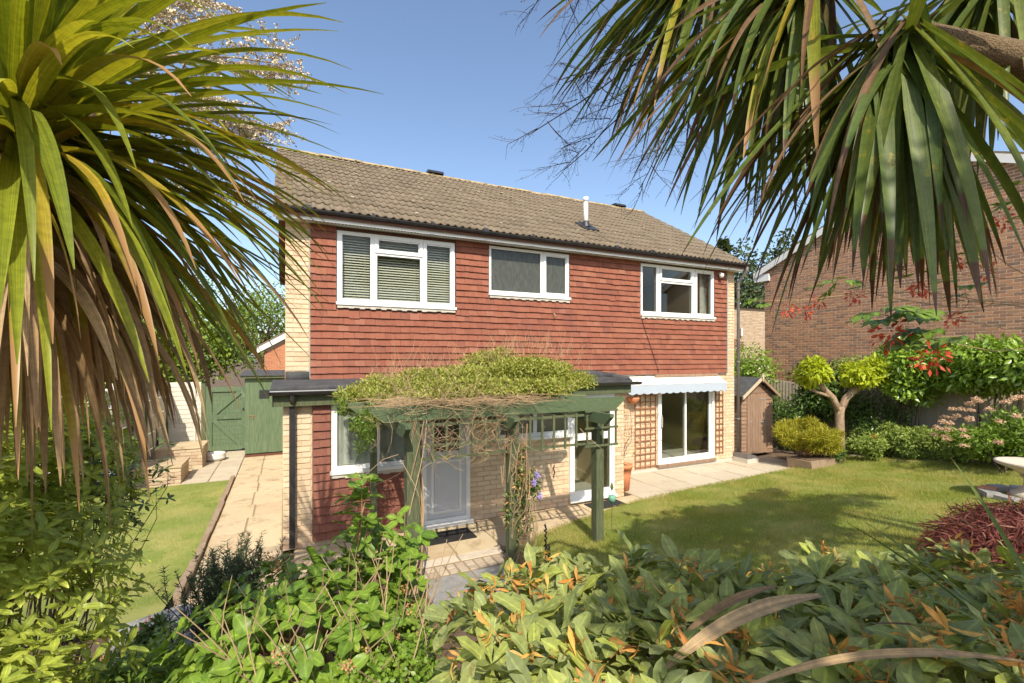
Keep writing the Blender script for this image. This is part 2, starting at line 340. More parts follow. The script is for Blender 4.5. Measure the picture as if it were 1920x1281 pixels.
# ------------------------------------------------------------------ foliage helpers (numpy)
def leaf_tmpl(w=.4, rows=5, fold=.12, curl=.15, shape=.45):
    """a leaf along +y, unit long; returns verts, tris"""
    v, f = [], []
    for i in range(rows):
        s = i / (rows - 1)
        hw = w / 2 * (math.sin(math.pi * s ** (math.log(.5) / math.log(shape))) ** .8 if 0 < s < 1 else .04)
        z = -curl * s * s
        wv = .10 * w * math.sin(i * 2.1) * (rows > 4)
        v += [(-hw, s, z + fold * hw * 2 + wv), (0, s, z), (hw, s, z + fold * hw * 2 - wv)]
    for i in range(rows - 1):
        a = i * 3; f += [(a, a + 1, a + 4), (a, a + 4, a + 3), (a + 1, a + 2, a + 5), (a + 1, a + 5, a + 4)]
    return np.array(v, float), np.array(f, int)
def diamond(w=.5, fold=.15): return np.array([(0, 0, 0), (w / 2, .5, fold), (0, 1, -.1), (-w / 2, .5, fold)], float), np.array([(0, 1, 2), (0, 2, 3)], int)
def blade(w=.12): return np.array([(-w / 2, 0, 0), (w / 2, 0, 0), (0, 1, 0)], float), np.array([(0, 1, 2)], int)
def nrm(a): return a / np.maximum(np.linalg.norm(a, axis=1, keepdims=True), 1e-9)
def frames(A, N):
    A = nrm(A); X = nrm(np.cross(A, N)); N = np.cross(X, A); return X, A, N
def ribs(v): return np.tile((0., 1., 0.), len(v) // 3) if len(v) % 3 == 0 and len(v) > 8 else None
def big_mesh(name, V, F, rn=None, off=(0, 0, 0), along=None, rib=None):
    m = bpy.data.meshes.new(name); V = V - np.array(off); nv, nf, k = len(V), len(F), F.shape[1]
    m.vertices.add(nv); m.vertices.foreach_set('co', V.astype(np.float32).ravel())
    m.loops.add(nf * k); m.loops.foreach_set('vertex_index', F.astype(np.int32).ravel())
    m.polygons.add(nf); m.polygons.foreach_set('loop_start', np.arange(0, nf * k, k, dtype=np.int32))
    m.polygons.foreach_set('loop_total', np.full(nf, k, np.int32))
    m.update(calc_edges=True)
    if rn is not None: m.attributes.new('rnd', 'FLOAT', 'POINT').data.foreach_set('value', rn.astype(np.float32))
    if rib is not None: m.attributes.new('rib', 'FLOAT', 'POINT').data.foreach_set('value', rib.astype(np.float32))
    if along is not None:
        m.attributes.new('along', 'FLOAT', 'POINT').data.foreach_set('value', along.astype(np.float32))
        m.attributes.new('across', 'FLOAT', 'POINT').data.foreach_set('value', np.tile(np.array((-1., 0., 1.), np.float32), len(along) // 3))
    return m
def scatter(name, tmpl, P, A, N, S, mt, parent=None, kind=None, smooth=False):
    v, f = tmpl; X, A, N = frames(A, N); n = len(P); S = np.broadcast_to(np.asarray(S, float), (n,))
    V = P[:, None] + S[:, None, None] * (v[None, :, 0:1] * X[:, None] + v[None, :, 1:2] * A[:, None] + v[None, :, 2:3] * N[:, None])
    F = f[None] + (np.arange(n) * len(v))[:, None, None]
    rn = np.repeat(NP.random(n), len(v)); off = tuple(wl(parent)) if parent else (0, 0, 0)
    me = big_mesh(name, V.reshape(-1, 3), F.reshape(-1, f.shape[1]), rn, off, None, None if ribs(v) is None else np.tile(ribs(v), n))
    return put(name, me, mt, parent, smooth, kind=kind)
def scatter_obj(name, tmpl, P, A, N, S, mt, parent, limit=300, rest='foliage', smooth=True):
    """the leaves nearest the viewer as objects that share one mesh, the others as one mass"""
    n = len(P); S = np.broadcast_to(np.asarray(S, float), (n,)); d = np.linalg.norm(P - np.array(CAM), axis=1)
    u = P - np.array(CAM); fw = u[:, 0] * math.sin(HEAD) + u[:, 1] * math.cos(HEAD); rt = u[:, 0] * math.cos(HEAD) - u[:, 1] * math.sin(HEAD)
    vis = (fw > .15) & (np.abs(rt / np.maximum(fw, .01)) < 1.12) & ((u[:, 2] / np.maximum(fw, .01)) > -.72)
    order = np.argsort(d + 50 * (~vis)); a, b = order[:limit], order[limit:]
    X, A2, N2 = frames(A, N); base = wl(parent)
    me = big_mesh(name, tmpl[0], tmpl[1], rib=ribs(tmpl[0])); me.materials.append(MATS[mt])
    if smooth: me.polygons.foreach_set('use_smooth', [True] * len(me.polygons))
    for i in a:
        o = bpy.data.objects.new(name, me); col.objects.link(o); o.parent = parent; s = S[i]
        o.matrix_local = Matrix([[X[i, k] * s, A2[i, k] * s, N2[i, k] * s, P[i, k] - base[k]] for k in range(3)] + [[0, 0, 0, 1]])
    if len(b): scatter(rest, tmpl, P[b], A[b], N[b], S[b], mt, parent, kind='stuff', smooth=smooth)
def rdir(n): return nrm(NP.normal(size=(n, 3)))
def lumps(c, r, n, size=.42, flat=0):
    """sub-blobs that make an uneven ellipsoid: rows of (cx,cy,cz,rx,ry,rz)"""
    d = rdir(n); 
    if flat: d[:, 2] = np.abs(d[:, 2]) * 1.0
    k = NP.uniform(.35, .8, (n, 1)); c = np.array(c) + d * k * np.array(r)
    s = NP.uniform(.65, 1.15, (n, 1)) * size * np.array(r)
    return np.hstack([c, s])
def on_lumps(B, n, inner=.55):
    """points in the outer shells of the lumps with outward directions"""
    w_ = (B[:, 3] * B[:, 4] * B[:, 5]) ** (2 / 3); i = NP.choice(len(B), n, p=w_ / w_.sum()); d = rdir(n)
    k = NP.uniform(inner, 1.05, (n, 1)); return B[i, :3] + d * k * B[i, 3:], nrm(d / B[i, 3:])
def crown(name, B, n, size, mt, parent, tmpl=None, up=.35, inner=.5, kind='stuff', jit=.9, sv=.35):
    P, D = on_lumps(B, n, inner); A = nrm(D * .8 + NP.normal(size=(n, 3)) * jit * .7 + np.array([0, 0, up - .3]))
    N = nrm(D + NP.normal(size=(n, 3)) * .5 + np.array([0, 0, .5]))
    return scatter(name, tmpl or diamond(), P, A, N, size * NP.uniform(1 - sv, 1 + sv, n), mt, parent, kind)
def whorls(C, D, k, el=(.2, .9), jit=.15):
    """k leaves round each cluster centre C with axis D -> P, A, N"""
    n = len(C); D = nrm(D); X = nrm(np.cross(D, np.array([.31, .17, .93]) + 0 * D)); Y = np.cross(D, X)
    P, A, N = [], [], []
    ph = NP.uniform(0, 6.28, n)
    for j in range(k):
        a = ph + j * 2.399 + NP.normal(size=n) * .2; e = NP.uniform(el[0], el[1], n)
        R_ = X * np.cos(a)[:, None] + Y * np.sin(a)[:, None]
        d = R_ * np.cos(e)[:, None] + D * np.sin(e)[:, None] + NP.normal(size=(n, 3)) * jit
        P.append(C + D * (j * .0035)); A.append(d); N.append(D * np.cos(e)[:, None] - R_ * np.sin(e)[:, None] + 1e-3)
    return np.vstack(P), np.vstack(A), np.vstack(N)
def branchy(mb, a, b, r0, r1, wob=.06, seg=6, n=6, r=0.):
    a, b = Vector(a), Vector(b); L = (b - a).length; pts = []
    o1 = Vector((U(-1, 1), U(-1, 1), U(-.5, .5))) * wob * L
    for i in range(seg + 1):
        t = i / seg; pts.append(a.lerp(b, t) + o1 * math.sin(math.pi * t) + Vector((U(-1, 1), U(-1, 1), U(-1, 1))) * wob * L * .12 * (0 < i < seg))
    mb.tube(pts, [r0 + (r1 - r0) * i / seg for i in range(seg + 1)], n, r); return pts

# ------------------------------------------------------------------ terrain
YE = ([-14, -4, -1.2, 1.0, 2.2, 3.1, 4.2, 5.6, 7.0, 10.4, 13, 22], [-1.0, -1.0, -1.3, -3.3, -3.3, -2.3, -1.95, -1.62, -1.48, -1.28, -1.2, -1.0])
def ye(x): return float(np.interp(x, *YE))
def zt(x, y):
    d = max(0., ye(x) - y); r = .135 * (math.sqrt(d * d + .09) - .3)
    return min(r, .95 + .02 * d) + max(0., min(x, 16) - 11) * .06 * min(1., max(0., (1.5 - y) / 2))
def sheet(x0, x1, y0, y1, st, lift, keep=lambda x, y: True):
    nx, ny = int(round((x1 - x0) / st)), int(round((y1 - y0) / st)); m = MB(); idx = {}
    for i in range(nx + 1):
        for j in range(ny + 1):
            x, y = x0 + i * st, y0 + j * st; idx[i, j] = len(m.v); m.v.append((x, y, zt(x, y) + lift)); m.r.append(0)
    for i in range(nx):
        for j in range(ny):
            if keep(x0 + (i + .5) * st, y0 + (j + .5) * st): m.f.append((idx[i, j], idx[i + 1, j], idx[i + 1, j + 1], idx[i, j + 1]))
    return m
g = sheet(-14, 22, -16, 12, .25, -.06)
# skirt to the horizon
for x0, x1, y0, y1 in ((-400, -14, -400, 400), (22, 400, -400, 400), (-14, 22, 12, 400), (-14, 22, -400, -16)):
    z = -.07; g.add([(x0, y0, z), (x1, y0, z), (x1, y1, z), (x0, y1, z)], [(0, 1, 2, 3)])
struct(obj('ground', g, 'soil', smooth=True))

BED = ([-1, 2.6, 3.2, 4.4, 5.6, 7.0, 9.0, 11, 13], [-3.6, -4.3, -5.4, -6.4, -6.9, -7.0, -7.1, -7.2, -7.3])   # front edge of the lawn: planting bed beyond
def back_edge(y): return 12.55 - .12 * abs(y + 2.2) ** 1.3 * .5                                  # kerb on the far right
def on_lawn(x, y): return ye(x) > y > float(np.interp(x, *BED)) and 2.35 < x < back_edge(y)
def lawn_mesh():
    """lawn with smooth edges: columns from the bed edge to the patio edge"""
    m = MB(); nx, ny = 100, 44; x0, x1 = 2.35, 12.9
    for i in range(nx + 1):
        x = x0 + (x1 - x0) * i / nx; a, b = float(np.interp(x, *BED)), ye(x) + .035 * math.sin(x * 5) * math.sin(x * 2.3)
        for j in range(ny + 1):
            t = j / ny; y = a + (b - a) * t; ed = min(t, 1 - t) * (b - a)
            m.v.append((x, y, zt(x, y) + .012 + .028 * min(1, ed / .12) + .012 * math.sin(x * 3.1 + y) * math.sin(y * 2.7))); m.r.append(0)
    for i in range(nx):
        for j in range(ny):
            x = x0 + (x1 - x0) * (i + .5) / nx; k = i * (ny + 1) + j; y = m.v[k][1]
            if x < back_edge(y): m.f.append((k, k + ny + 1, k + ny + 2, k + 1))
    return m
struct(obj('lawn', lawn_mesh(), 'lawn_turf', smooth=True))
def blades(name, pts, h, w, parent=None):
    P = np.array(pts); n = len(P); A = nrm(np.stack([NP.normal(size=n) * .42, NP.normal(size=n) * .42, np.ones(n)], 1))
    return scatter(name, blade(w), P, A, nrm(np.stack([NP.normal(size=n), NP.normal(size=n), np.zeros(n)], 1)), h * NP.uniform(.55, 1.35, n), 'grass_blade', parent, 'stuff')
pts = []
while len(pts) < 260000:
    t = RN.random() ** 1.0; x = U(2.35, 12.6); y = U(-7.2, -1.2)
    if on_lawn(x, y): pts.append((x, y, zt(x, y) + .03))
tag(blades('grass', pts, .052, .09), 'short sunlit grass blades covering the curved lawn on the right', 'grass')
fl_ = np.array([(x, y, zt(x, y) + .055) for x, y in ((U(2.4, 12), U(-6.5, -1.4)) for _ in range(260)) if on_lawn(x, y)] + [(U(-.9, 9.5), U(-2.2, -1.3) if RN.random() < .6 else U(-1.3, -.2), .012) for _ in range(130)])
fl_ = fl_[[not (-.1 < p[0] < 5.6 and p[1] > -1.3) for p in fl_]]
tag(scatter('fallen_leaves', diamond(.55, .08), fl_, rdir(len(fl_)) * np.array((1, 1, .1)), rdir(len(fl_)) * .25 + np.array((0, 0, 1)), .035 * NP.uniform(.6, 1.4, len(fl_)), 'dead_leaf', None, 'stuff'), 'small dry leaves scattered over the lawn and the patio', 'leaf litter')
# left lawn, its kerb, side path and rear paving
m = MB(); nx, ny = 12, 24
for i in range(nx + 1):
    for j in range(ny + 1):
        x, y = -7 + 5.96 * i / nx, -3.0 + 6.15 * j / ny; m.v.append((x, y, max(zt(x, y), 0) + .015)); m.r.append(0)
for i in range(nx):
    for j in range(ny): k = i * (ny + 1) + j; m.f.append((k, k + ny + 1, k + ny + 2, k + 1))
struct(obj('side_lawn', m, 'lawn_turf', smooth=True))
pts = []
for k in range(30000):
    x, y = U(-4.5, -1.05), U(-2.5, 3.14); pts.append((x, y, zt(x, y) + .015))
tag(blades('side_grass', pts, .034, .1), 'short dry grass blades of the small lawn left of the house', 'grass')
kr = root('kerb_edging', 'weathered stone edging between the small side lawn and the path', 'edging', (-.98, 1, 0))
y = -2.3
while y < 3.1:
    L = U(.42, .6); obj('edging_stone', MB().box(-1.035 + U(-.01, .01), -.955 + U(-.01, .01), y + .006, y + L - .006, -.05, max(zt(-1, y), 0) + .045 + U(-.008, .008)), 'stone_trough', kr); y += L

def slabs(name, rects, mt, base_z=0, th=.05):
    s = MB()
    X0 = min(r[0] for r in rects); X1 = max(r[1] for r in rects); Y0 = min(r[2] for r in rects); Y1 = max(r[3] for r in rects)
    s.box(X0, X1, Y0, Y1, base_z - .055, base_z - .009)
    p = struct(obj(name, s, 'joint_soil'))
    for a, b, c, d in rects:
        g_ = .006; e = .008; h = base_z + U(-.003, .003); q = MB()
        tx, ty = U(-.003, .003), U(-.003, .003)
        q.add([(a + g_, c + g_, base_z - .05), (b - g_, c + g_, base_z - .05), (b - g_, d - g_, base_z - .05), (a + g_, d - g_, base_z - .05),
               (a + g_ + e, c + g_ + e, h - tx - ty), (b - g_ - e, c + g_ + e, h + tx - ty), (b - g_ - e, d - g_ - e, h + tx + ty), (a + g_ + e, d - g_ - e, h - tx + ty)],
              [(3, 2, 1, 0), (4, 5, 6, 7), (0, 1, 5, 4), (1, 2, 6, 5), (2, 3, 7, 6), (3, 0, 4, 7)])
        obj('slab', q, mt, p)
    return p
R_ = []
y = -3.3
while y < 5.5:
    L = U(.6, .92); R_.append((-.95, -.5 + U(-.04, .04), y, y + L)); x1 = R_[-1][1]; R_.append((x1, -.035, y, y + L)); y += L
slabs('side_path', R_, 'slab_buff')
R_ = [(-1.9 + .48 * i, -1.9 + .48 * (i + 1), 3.2 + .7 * j, 3.9 + .7 * j) for i in range(2) for j in range(5)]
slabs('rear_paving', R_, 'slab_grey')
R_ = []
for i in range(9):       # in front of the extension
    x = .10 + .63 * i
    for j in range(2): R_.append((x, x + .63, -2.35 + .55 * j, -1.8 + .55 * j))
slabs('door_paving', R_, 'slab_buff', 0)
R_ = []
for i in range(7):
    x = 5.77 + .77 * i
    for j in range(3): R_.append((x, x + .77, -1.95 + .645 * j, -1.305 + .645 * j))
slabs('patio', R_, 'slab_grey', 0)
# low step: pale edging, setts, grey pavers in front of the door
slabs('step_edge', [(1.36 + .6 * i, 1.96 + .6 * i, -2.56, -2.36) for i in range(2)], 'stone', .012)
R_ = [(1.36 + .124 * i, 1.484 + .124 * i, -2.83 + .13 * j, -2.70 + .13 * j) for i in range(10) for j in range(2)]
slabs('sett_strip', R_, 'setts', .004)
slabs('front_paving', [(1.36 + .62 * i, 1.98 + .62 * i, -3.5, -2.84) for i in range(2)], 'stone_grey', .0)

# ------------------------------------------------------------------ the house
W_L = (.75, 2.74, 3.42, 4.585); W_M = (3.41, 5.16, 3.73, 4.615); W_R = (7.02, 9.27, 3.49, 4.61); P_D = (7.52, 9.28, .13, 2.0)
EY = -1.25; EX0, EX1 = -.03, 5.56
E_W = (.56, 1.76, .98, 1.90); E_D = (1.81, 2.56, .06, 1.92); E_H = (3.0, 4.38, 1.22, 1.90); E_T = (4.38, 5.32, .09, 1.90)
house = root('brick_house', 'two storey house with red hung tiles, buff brick and brown tiled roof', 'house', (5, 0, 0))
front = MB()
for a, b, c, d in cells(0, 10.02, 0, 4.75, [W_L, W_M, W_R, P_D]): front.box(a, b, 0, .28, c, d)
wall = obj('wall', front, 'mortar_buff', house)
sh = MB().box(0, .28, .28, 6.9, 0, 4.75).box(9.74, 10.02, .28, 6.9, 0, 4.75).box(.28, 9.74, 6.62, 6.9, 0, 4.75)
for x in (0, 9.74): sh.prism([(.0, 4.75), (6.9, 4.75), (3.45, 6.95)], x, x + .28, 'x')
obj('side_wall', sh, 'brick_pale', house)
rm = MB().box(.29, 9.73, .29, 6.6, 2.2, 2.4)
rm.box(.29, 9.73, 3.6, 3.7, .1, 2.2).box(3.0, 3.1, .29, 3.6, 2.4, 4.66).box(5.9, 6.0, .29, 3.6, 2.4, 4.66).box(.29, 9.73, 3.6, 3.7, 2.4, 4.66).box(.29, 9.73, .29, 3.7, 4.66, 4.70).box(5.7, 5.8, .29, 3.6, .1, 2.2)
obj('room_lining', rm, 'interior', house)
obj('room_floor', MB().box(.29, 9.73, .29, 6.6, -.04, .11), 'carpet', house)
fl = MB()
fl.box(7.2, 7.95, 3.55, 3.59, .12, 2.0); fl.box(6.6, 7.0, 2.9, 3.5, .12, 1.0)
obj('inner_door', fl, 'wood_dark', house)
obj('floor_mat', MB().box(7.0, 8.6, .6, 2.4, .112, .125), 'far_render', house)
for z in (.78, 1.2): obj('inner_shelf', MB().box(8.0, 9.0, 3.3, 3.58, z, z + .03), 'white_shade', house)
# brickwork of the main wall
pc = bond(0.0, .34, 2.32, 4.65, [], off=1) + bond(9.72, 10.02, .0, 4.65, []) + bond(5.57, 9.72, .0, 2.17, [P_D])
ext_holes = [E_W, E_D, E_H, E_T]
# extension shell
ew = MB()
for a, b, c, d in cells(EX0, EX1, 0, 2.02, ext_holes): ew.box(a, b, EY, EY + .2, c, d)
ew.box(EX0, EX0 + .2, EY + .2, 0, 0, 2.02).box(EX1 - .2, EX1, EY + .2, 0, 0, 2.02)
ext = obj('extension_wall', ew, 'mortar_buff', house)
obj('extension_floor', MB().box(EX0 + .2, EX1 - .2, EY + .2, -.01, -.04, .07), 'carpet', house)
obj('extension_lining', MB().box(2.7, 2.76, EY + .21, -.01, .07, 2.0).box(EX0 + .21, EX1 - .21, -.03, -.01, .07, 2.0), 'interior', house)
lay(pc, wall, 'brick_buff', 'brick', 'y', 0, limit=150)
pe = bond(EX0, .32, 0.0, 2.0, []) + bond(2.57, EX1, 0.0, 2.0, ext_holes)
lay(pe, ext, 'brick_buff', 'brick', 'y', EY, limit=300)

# hung tiles
def tile_mesh(w_, h, y0=-.052, y1=-.024, t=.013):
    k = MB(); x = w_ / 2; e = .0006
    k.add([(-x + e, y0 - t, 0), (x - e, y0 - t, 0), (x, y0, 0), (-x, y0, 0), (-x + e, y1 - t, h), (x - e, y1 - t, h), (x, y1, h), (-x, y1, h)],
          [(0, 1, 5, 4), (3, 2, 1, 0), (0, 4, 7, 3), (1, 2, 6, 5), (4, 5, 6, 7), (2, 3, 7, 6)]); return k
def hang(x0, x1, z0, z1, holes, y, parent, mt, limit):
    gauge, tw = .1135, .166; P_ = bond(x0, x1, z0, z1, holes, tw, gauge); P_.sort(key=lambda q: near(((q[0] + q[1]) / 2, y, q[2]))); cache = {}; mb = MB()
    for i, (a, b, c, d) in enumerate(P_):
        slip = RN.random() < .014
        w_ = round(b - a - .0015, 3); cx = (a + b) / 2; cz = c + U(-.004, .004); tl = RN.gauss(0, .035 if slip else .010); cz -= .014 if slip else 0; h = min(d - c + .012, z1 - c + .001)
        if i < limit:
            key = (w_, round(h, 3))
            if key not in cache: cache[key] = tile_mesh(w_, h).mesh('hung_tile'); cache[key].materials.append(MATS[mt])
            put('hung_tile', cache[key], None, parent, loc=(cx, y + U(-.006, .001), cz), rot=(0, tl, 0))
        else:
            t = tile_mesh(w_, h); dy = y + U(-.006, .001); ca, sa = math.cos(tl), math.sin(tl)
            mb.add([(cx + vx * ca + vz * sa, dy + vy, cz - vx * sa + vz * ca) for vx, vy, vz in t.v], t.f, RN.random() + .0001)
    if mb.v: obj('hung_tile_field', mb, mt, parent, kind='stuff')
def grow(h, s): return (h[0] - s, h[1] + s, h[2] - s, h[3] + s)
bat = MB()
for a, b, c, d in cells(.345, 9.715, 2.17, 4.648, [grow(W_L, .015), grow(W_M, .015), grow(W_R, .015)]): bat.box(a, b, -.022, -.001, c, d)
tb = obj('tile_batten', bat, 'wood_dark', house)
hang(.35, 9.71, 2.165, 4.645, [(h[0] - .012, h[1] + .012, h[2] - .07, h[3] + .06) for h in (W_L, W_M, W_R)], 0, tb, 'tile_red', 300)
bat = MB()
for a, b, c, d in cells(.325, 1.795, .08, 1.93, [grow(E_W, .012)]): bat.box(a, b, EY - .022, EY - .001, c, d)
tb2 = obj('tile_batten', bat, 'wood_dark', house)
hang(.33, 1.79, .08, 1.925, [(E_W[0] - .01, E_W[1] + .01, E_W[2] - .06, E_W[3] + .02)], EY, tb2, 'tile_dull', 200)
obj('edge_flashing', MB().box(9.700, 9.722, -.07, -.001, 2.17, 4.64), 'lead', house)
obj('edge_flashing', MB().box(.342, .352, -.062, -.001, 2.2, 4.64), 'lead', house)

# windows
def window(rect, y, panes, label=None, glass='glass', frame='white_upvc', sill=True, sash=(), depth=.07, mortar=True, proud=.045):
    x0, x1, z0, z1 = rect; f = MB()
    for a, b, c, d in cells(x0, x1, z0, z1, panes): f.box(a, b, y - proud, y - proud + depth, c, d)
    wn = obj('window', f, frame, house)
    if label: wn['label'] = label
    for p in panes:
        obj('pane', MB().box(p[0] - .004, p[1] + .004, y - proud + .035, y - proud + .043, p[2] - .004, p[3] + .004), glass, wn)
        r = MB(); b = .012          # dark gasket line round each pane
        for q in cells(p[0] - .001, p[1] + .001, p[2] - .001, p[3] + .001, [(p[0] + b * .5, p[1] - b * .5, p[2] + b * .5, p[3] - b * .5)]): r.box(q[0], q[1], y - proud + .024, y - proud + .033, q[2], q[3])
        obj('gasket', r, 'lamp_black', wn)
    for p in sash:
        s = MB()
        for q in cells(p[0], p[1], p[2], p[3], [(p[0] + .048, p[1] - .048, p[2] + .048, p[3] - .048)]): s.box(q[0], q[1], y - proud - .018, y - proud - .001, q[2], q[3])
        obj('sash', s, frame, wn)
    if sill:
        obj('sill', MB().box(x0 - .02, x1 + .02, y - proud - .05, y - proud - .001, z0 - .035, z0 + .012), frame, wn)
    if mortar:
        k = MB(); n = int((x1 - x0) / .083); st = (x1 - x0) / n
        for i in range(n): dz = .012 * (i % 2) + U(0, .012); k.box(x0 + st * i, x0 + st * (i + 1), y - .075 - U(0, .004), y - .003, z0 - .095 + dz, z0 - .036)
        obj('cement_fillet', k, 'cement', wn)
    return wn
x0, x1, z0, z1 = W_L
window(W_L, 0, [(.83, 1.27, z0 + .075, z1 - .06), (1.38, 2.11, z0 + .075, 4.24), (1.41, 2.08, 4.345, z1 - .09), (2.23, x1 - .09, z0 + .075, z1 - .09)], 'wide white three light window with lowered slatted blinds', sash=[(1.34, 2.15, 4.28, z1 - .02), (2.165, x1 - .02, z0 + .02, z1 - .02)])
x0, x1, z0, z1 = W_M
window(W_M, 0, [(3.45, 4.50, z0 + .06, z1 - .05), (4.63, x1 - .085, z0 + .085, z1 - .085)], 'white two light window with obscured glass', 'glass_obscured', sash=[(4.565, x1 - .02, z0 + .02, z1 - .02)])
x0, x1, z0, z1 = W_R
window(W_R, 0, [(7.07, 7.47, z0 + .07, z1 - .06), (7.60, 8.55, z0 + .07, 4.22), (7.63, 8.52, 4.335, z1 - .08), (8.72, x1 - .09, z0 + .085, z1 - .085)], 'white three light window without curtains', sash=[(7.565, 8.585, 4.27, z1 - .015), (8.655, x1 - .02, z0 + .02, z1 - .02)])
window(E_W, EY, [(.635, 1.13, 1.05, 1.84), (1.20, 1.70, 1.05, 1.84)], 'ground floor window with pale net curtain behind it')
window(E_H, EY, [(3.07, 3.66, 1.30, 1.84), (3.73, 4.33, 1.30, 1.84)], 'high kitchen window with white frame', mortar=False)
window(E_T, EY, [(4.47, 5.22, .22, 1.10), (4.47, 5.22, 1.22, 1.83)], 'tall white framed window reaching almost to the ground', mortar=False)
nt_ = MB(); n = 60
for i in range(n):
    xa, xb = .60 + 1.12 * i / n, .60 + 1.12 * (i + 1) / n; ya, yb = EY + .03 + .012 * math.sin(i * 1.1), EY + .03 + .012 * math.sin((i + 1) * 1.1)
    nt_.add([(xa, ya, 1.0), (xb, yb, 1.0), (xb, yb, 1.88), (xa, ya, 1.88)], [(0, 1, 2, 3)])
tag(obj('net_curtain', nt_, 'net'), 'pale patterned net curtain hanging inside the ground floor window', 'curtain')
ct = MB()
for i in range(16):
    xa, xb = 8.98 + .014 * i, 8.98 + .014 * (i + 1); ct.add([(xa, .12 + .015 * math.sin(i * 1.5), 3.5), (xb, .12 + .015 * math.sin((i + 1) * 1.5), 3.5), (xb, .12 + .015 * math.sin((i + 1) * 1.5), 4.6), (xa, .12 + .015 * math.sin(i * 1.5), 4.6)], [(0, 1, 2, 3)])
tag(obj('curtain', ct, 'net'), 'pale curtain drawn aside in the right upper window', 'curtain')
sl = MB().add([(0, -.02, -.010), (1, -.02, -.010), (1, .0, .0025), (0, .0, .0025), (1, .02, .010), (0, .02, .010)], [(0, 1, 2, 3), (3, 2, 4, 5)]).mesh('slat'); sl.materials.append(MATS['blind_slat'])
for a, b, q in ((.80, 1.30, 'left'), (1.36, 2.14, 'centre'), (2.20, 2.68, 'right')):
    bl = root('venetian_blind', f'cream venetian blind with tilted slats in the {q} light of the large bedroom window', 'blind', ((a + b) / 2, .1, 3.46), 'venetian blinds')
    for k in range(25): put('slat', sl, None, bl, loc=(a, .1, 3.48 + .043 * k), rot=(U(-.05, .05) + .3, 0, 0), scl=(b - a, 1, 1))
    obj('head_rail', MB().box(a, b, .08, .12, 4.54, 4.58), 'blind_slat', bl)
    for x in (a + .05, b - .1): obj('cord', MB().box(x, x + .004, .072, .076, 3.5, 4.56), 'blind_slat', bl)
# back door
d = MB(); x0, x1, z0, z1 = E_D
for a, b, c, e in cells(x0, x1, z0, z1, [(x0 + .065, x1 - .065, z0 + .06, z1 - .07)]): d.box(a, b, EY - .05, EY + .03, c, e)
bd = obj('door_frame', d, 'white_upvc', house)
lf = MB()
for a, b, c, e in cells(x0 + .067, x1 - .067, z0 + .062, z1 - .072, [(x0 + .15, x1 - .15, 1.12, z1 - .15)]): lf.box(a, b, EY - .03, EY + .02, c, e)
bl = obj('door', lf, 'door_grey', house)
pn = MB()
for a, b, c, e in cells(x0 + .14, x1 - .14, .20, .99, [(x0 + .175, x1 - .175, .235, .955)]): pn.box(a, b, EY - .042, EY - .0305, c, e)
obj('door_moulding', pn, 'white_upvc', bl)
obj('door_panel', MB().box(x0 + .185, x1 - .185, EY - .036, EY - .0305, .245, .945), 'door_grey', bl)
obj('door_pane', MB().box(x0 + .148, x1 - .148, EY - .01, EY - .004, 1.118, z1 - .148), 'glass_obscured', bl)
obj('handle', MB().box(x0 + .085, x0 + .105, EY - .045, EY - .0305, .98, 1.16).box(x0 + .085, x0 + .2, EY - .075, EY - .06, 1.07, 1.09).box(x0 + .088, x0 + .102, EY - .061, EY - .044, 1.073, 1.087), 'steel', bl)
obj('door_sill', MB().box(x0 - .03, x1 + .03, EY - .13, EY - .0, .012, z0 - .001), 'white_upvc', house)
# sliding patio door
x0, x1, z0, z1 = P_D; f = MB(); xm = 8.36
for a, b, c, e in cells(x0, x1, z0, z1, [(x0 + .06, x1 - .06, z0 + .07, z1 - .05)]): f.box(a, b, -.05, .05, c, e)
sdr = obj('sliding_door', f, 'white_upvc', house)
for a, b, yy in ((x0 + .062, xm + .03, -.035), (xm - .02, x1 - .062, .002)):
    s = MB()
    for q in cells(a, b, z0 + .072, z1 - .052, [(a + .05, b - .05, z0 + .13, z1 - .1)]): s.box(q[0], q[1], yy, yy + .03, q[2], q[3])
    lfp = obj('door_leaf', s, 'white_upvc', sdr)
    obj('pane', MB().box(a + .046, b - .046, yy + .012, yy + .018, z0 + .126, z1 - .096), 'glass', sdr)
obj('handle', MB().box(x0 + .075, x0 + .1, -.085, -.036, .98, 1.2).box(x0 + .07, x0 + .125, -.045, -.0355, .94, 1.24), 'steel', sdr)
obj('door_plinth', MB().box(x0 - .03, x1 + .03, -.09, -.013, .065, z0 - .001), 'shed_wood', house)
obj('plinth', MB().box(6.6, 9.9, -.05, -.0135, -.02, .06), 'cement', house)

# roof
RZ0, RY0, RZ1, RY1 = 4.79, -.34, 7.13, 3.45; RX0, RX1 = -.16, 10.14
sl_ = math.atan2(RZ1 - RZ0, RY1 - RY0); SLEN = math.hypot(RZ1 - RZ0, RY1 - RY0); sy, sz = math.cos(sl_), math.sin(sl_)
def onroof(x, s, n=0): return (x, RY0 + sy * s - sz * n, RZ0 + sz * s + cz_ * n)
cz_ = math.cos(sl_)
rf = MB().prism([(RY0 + .03, RZ0 - .035), (RY1, RZ1 - .045), (2 * RY1 - RY0, RZ0 - .035), (2 * RY1 - RY0, RZ0 - .12), (RY1, RZ1 - .18), (RY0 + .03, RZ0 - .10)], RX0 + .02, RX1 - .02, 'x')
roof = obj('roof', rf, 'wood_dark', house)
bk = MB().prism([(RY1, RZ1 - .01), (RY1, RZ1 - .04), (2 * RY1 - RY0, RZ0 - .03), (2 * RY1 - RY0, RZ0)], RX0, RX1, 'x'); obj('rear_slope', bk, 'roof_tile', roof)
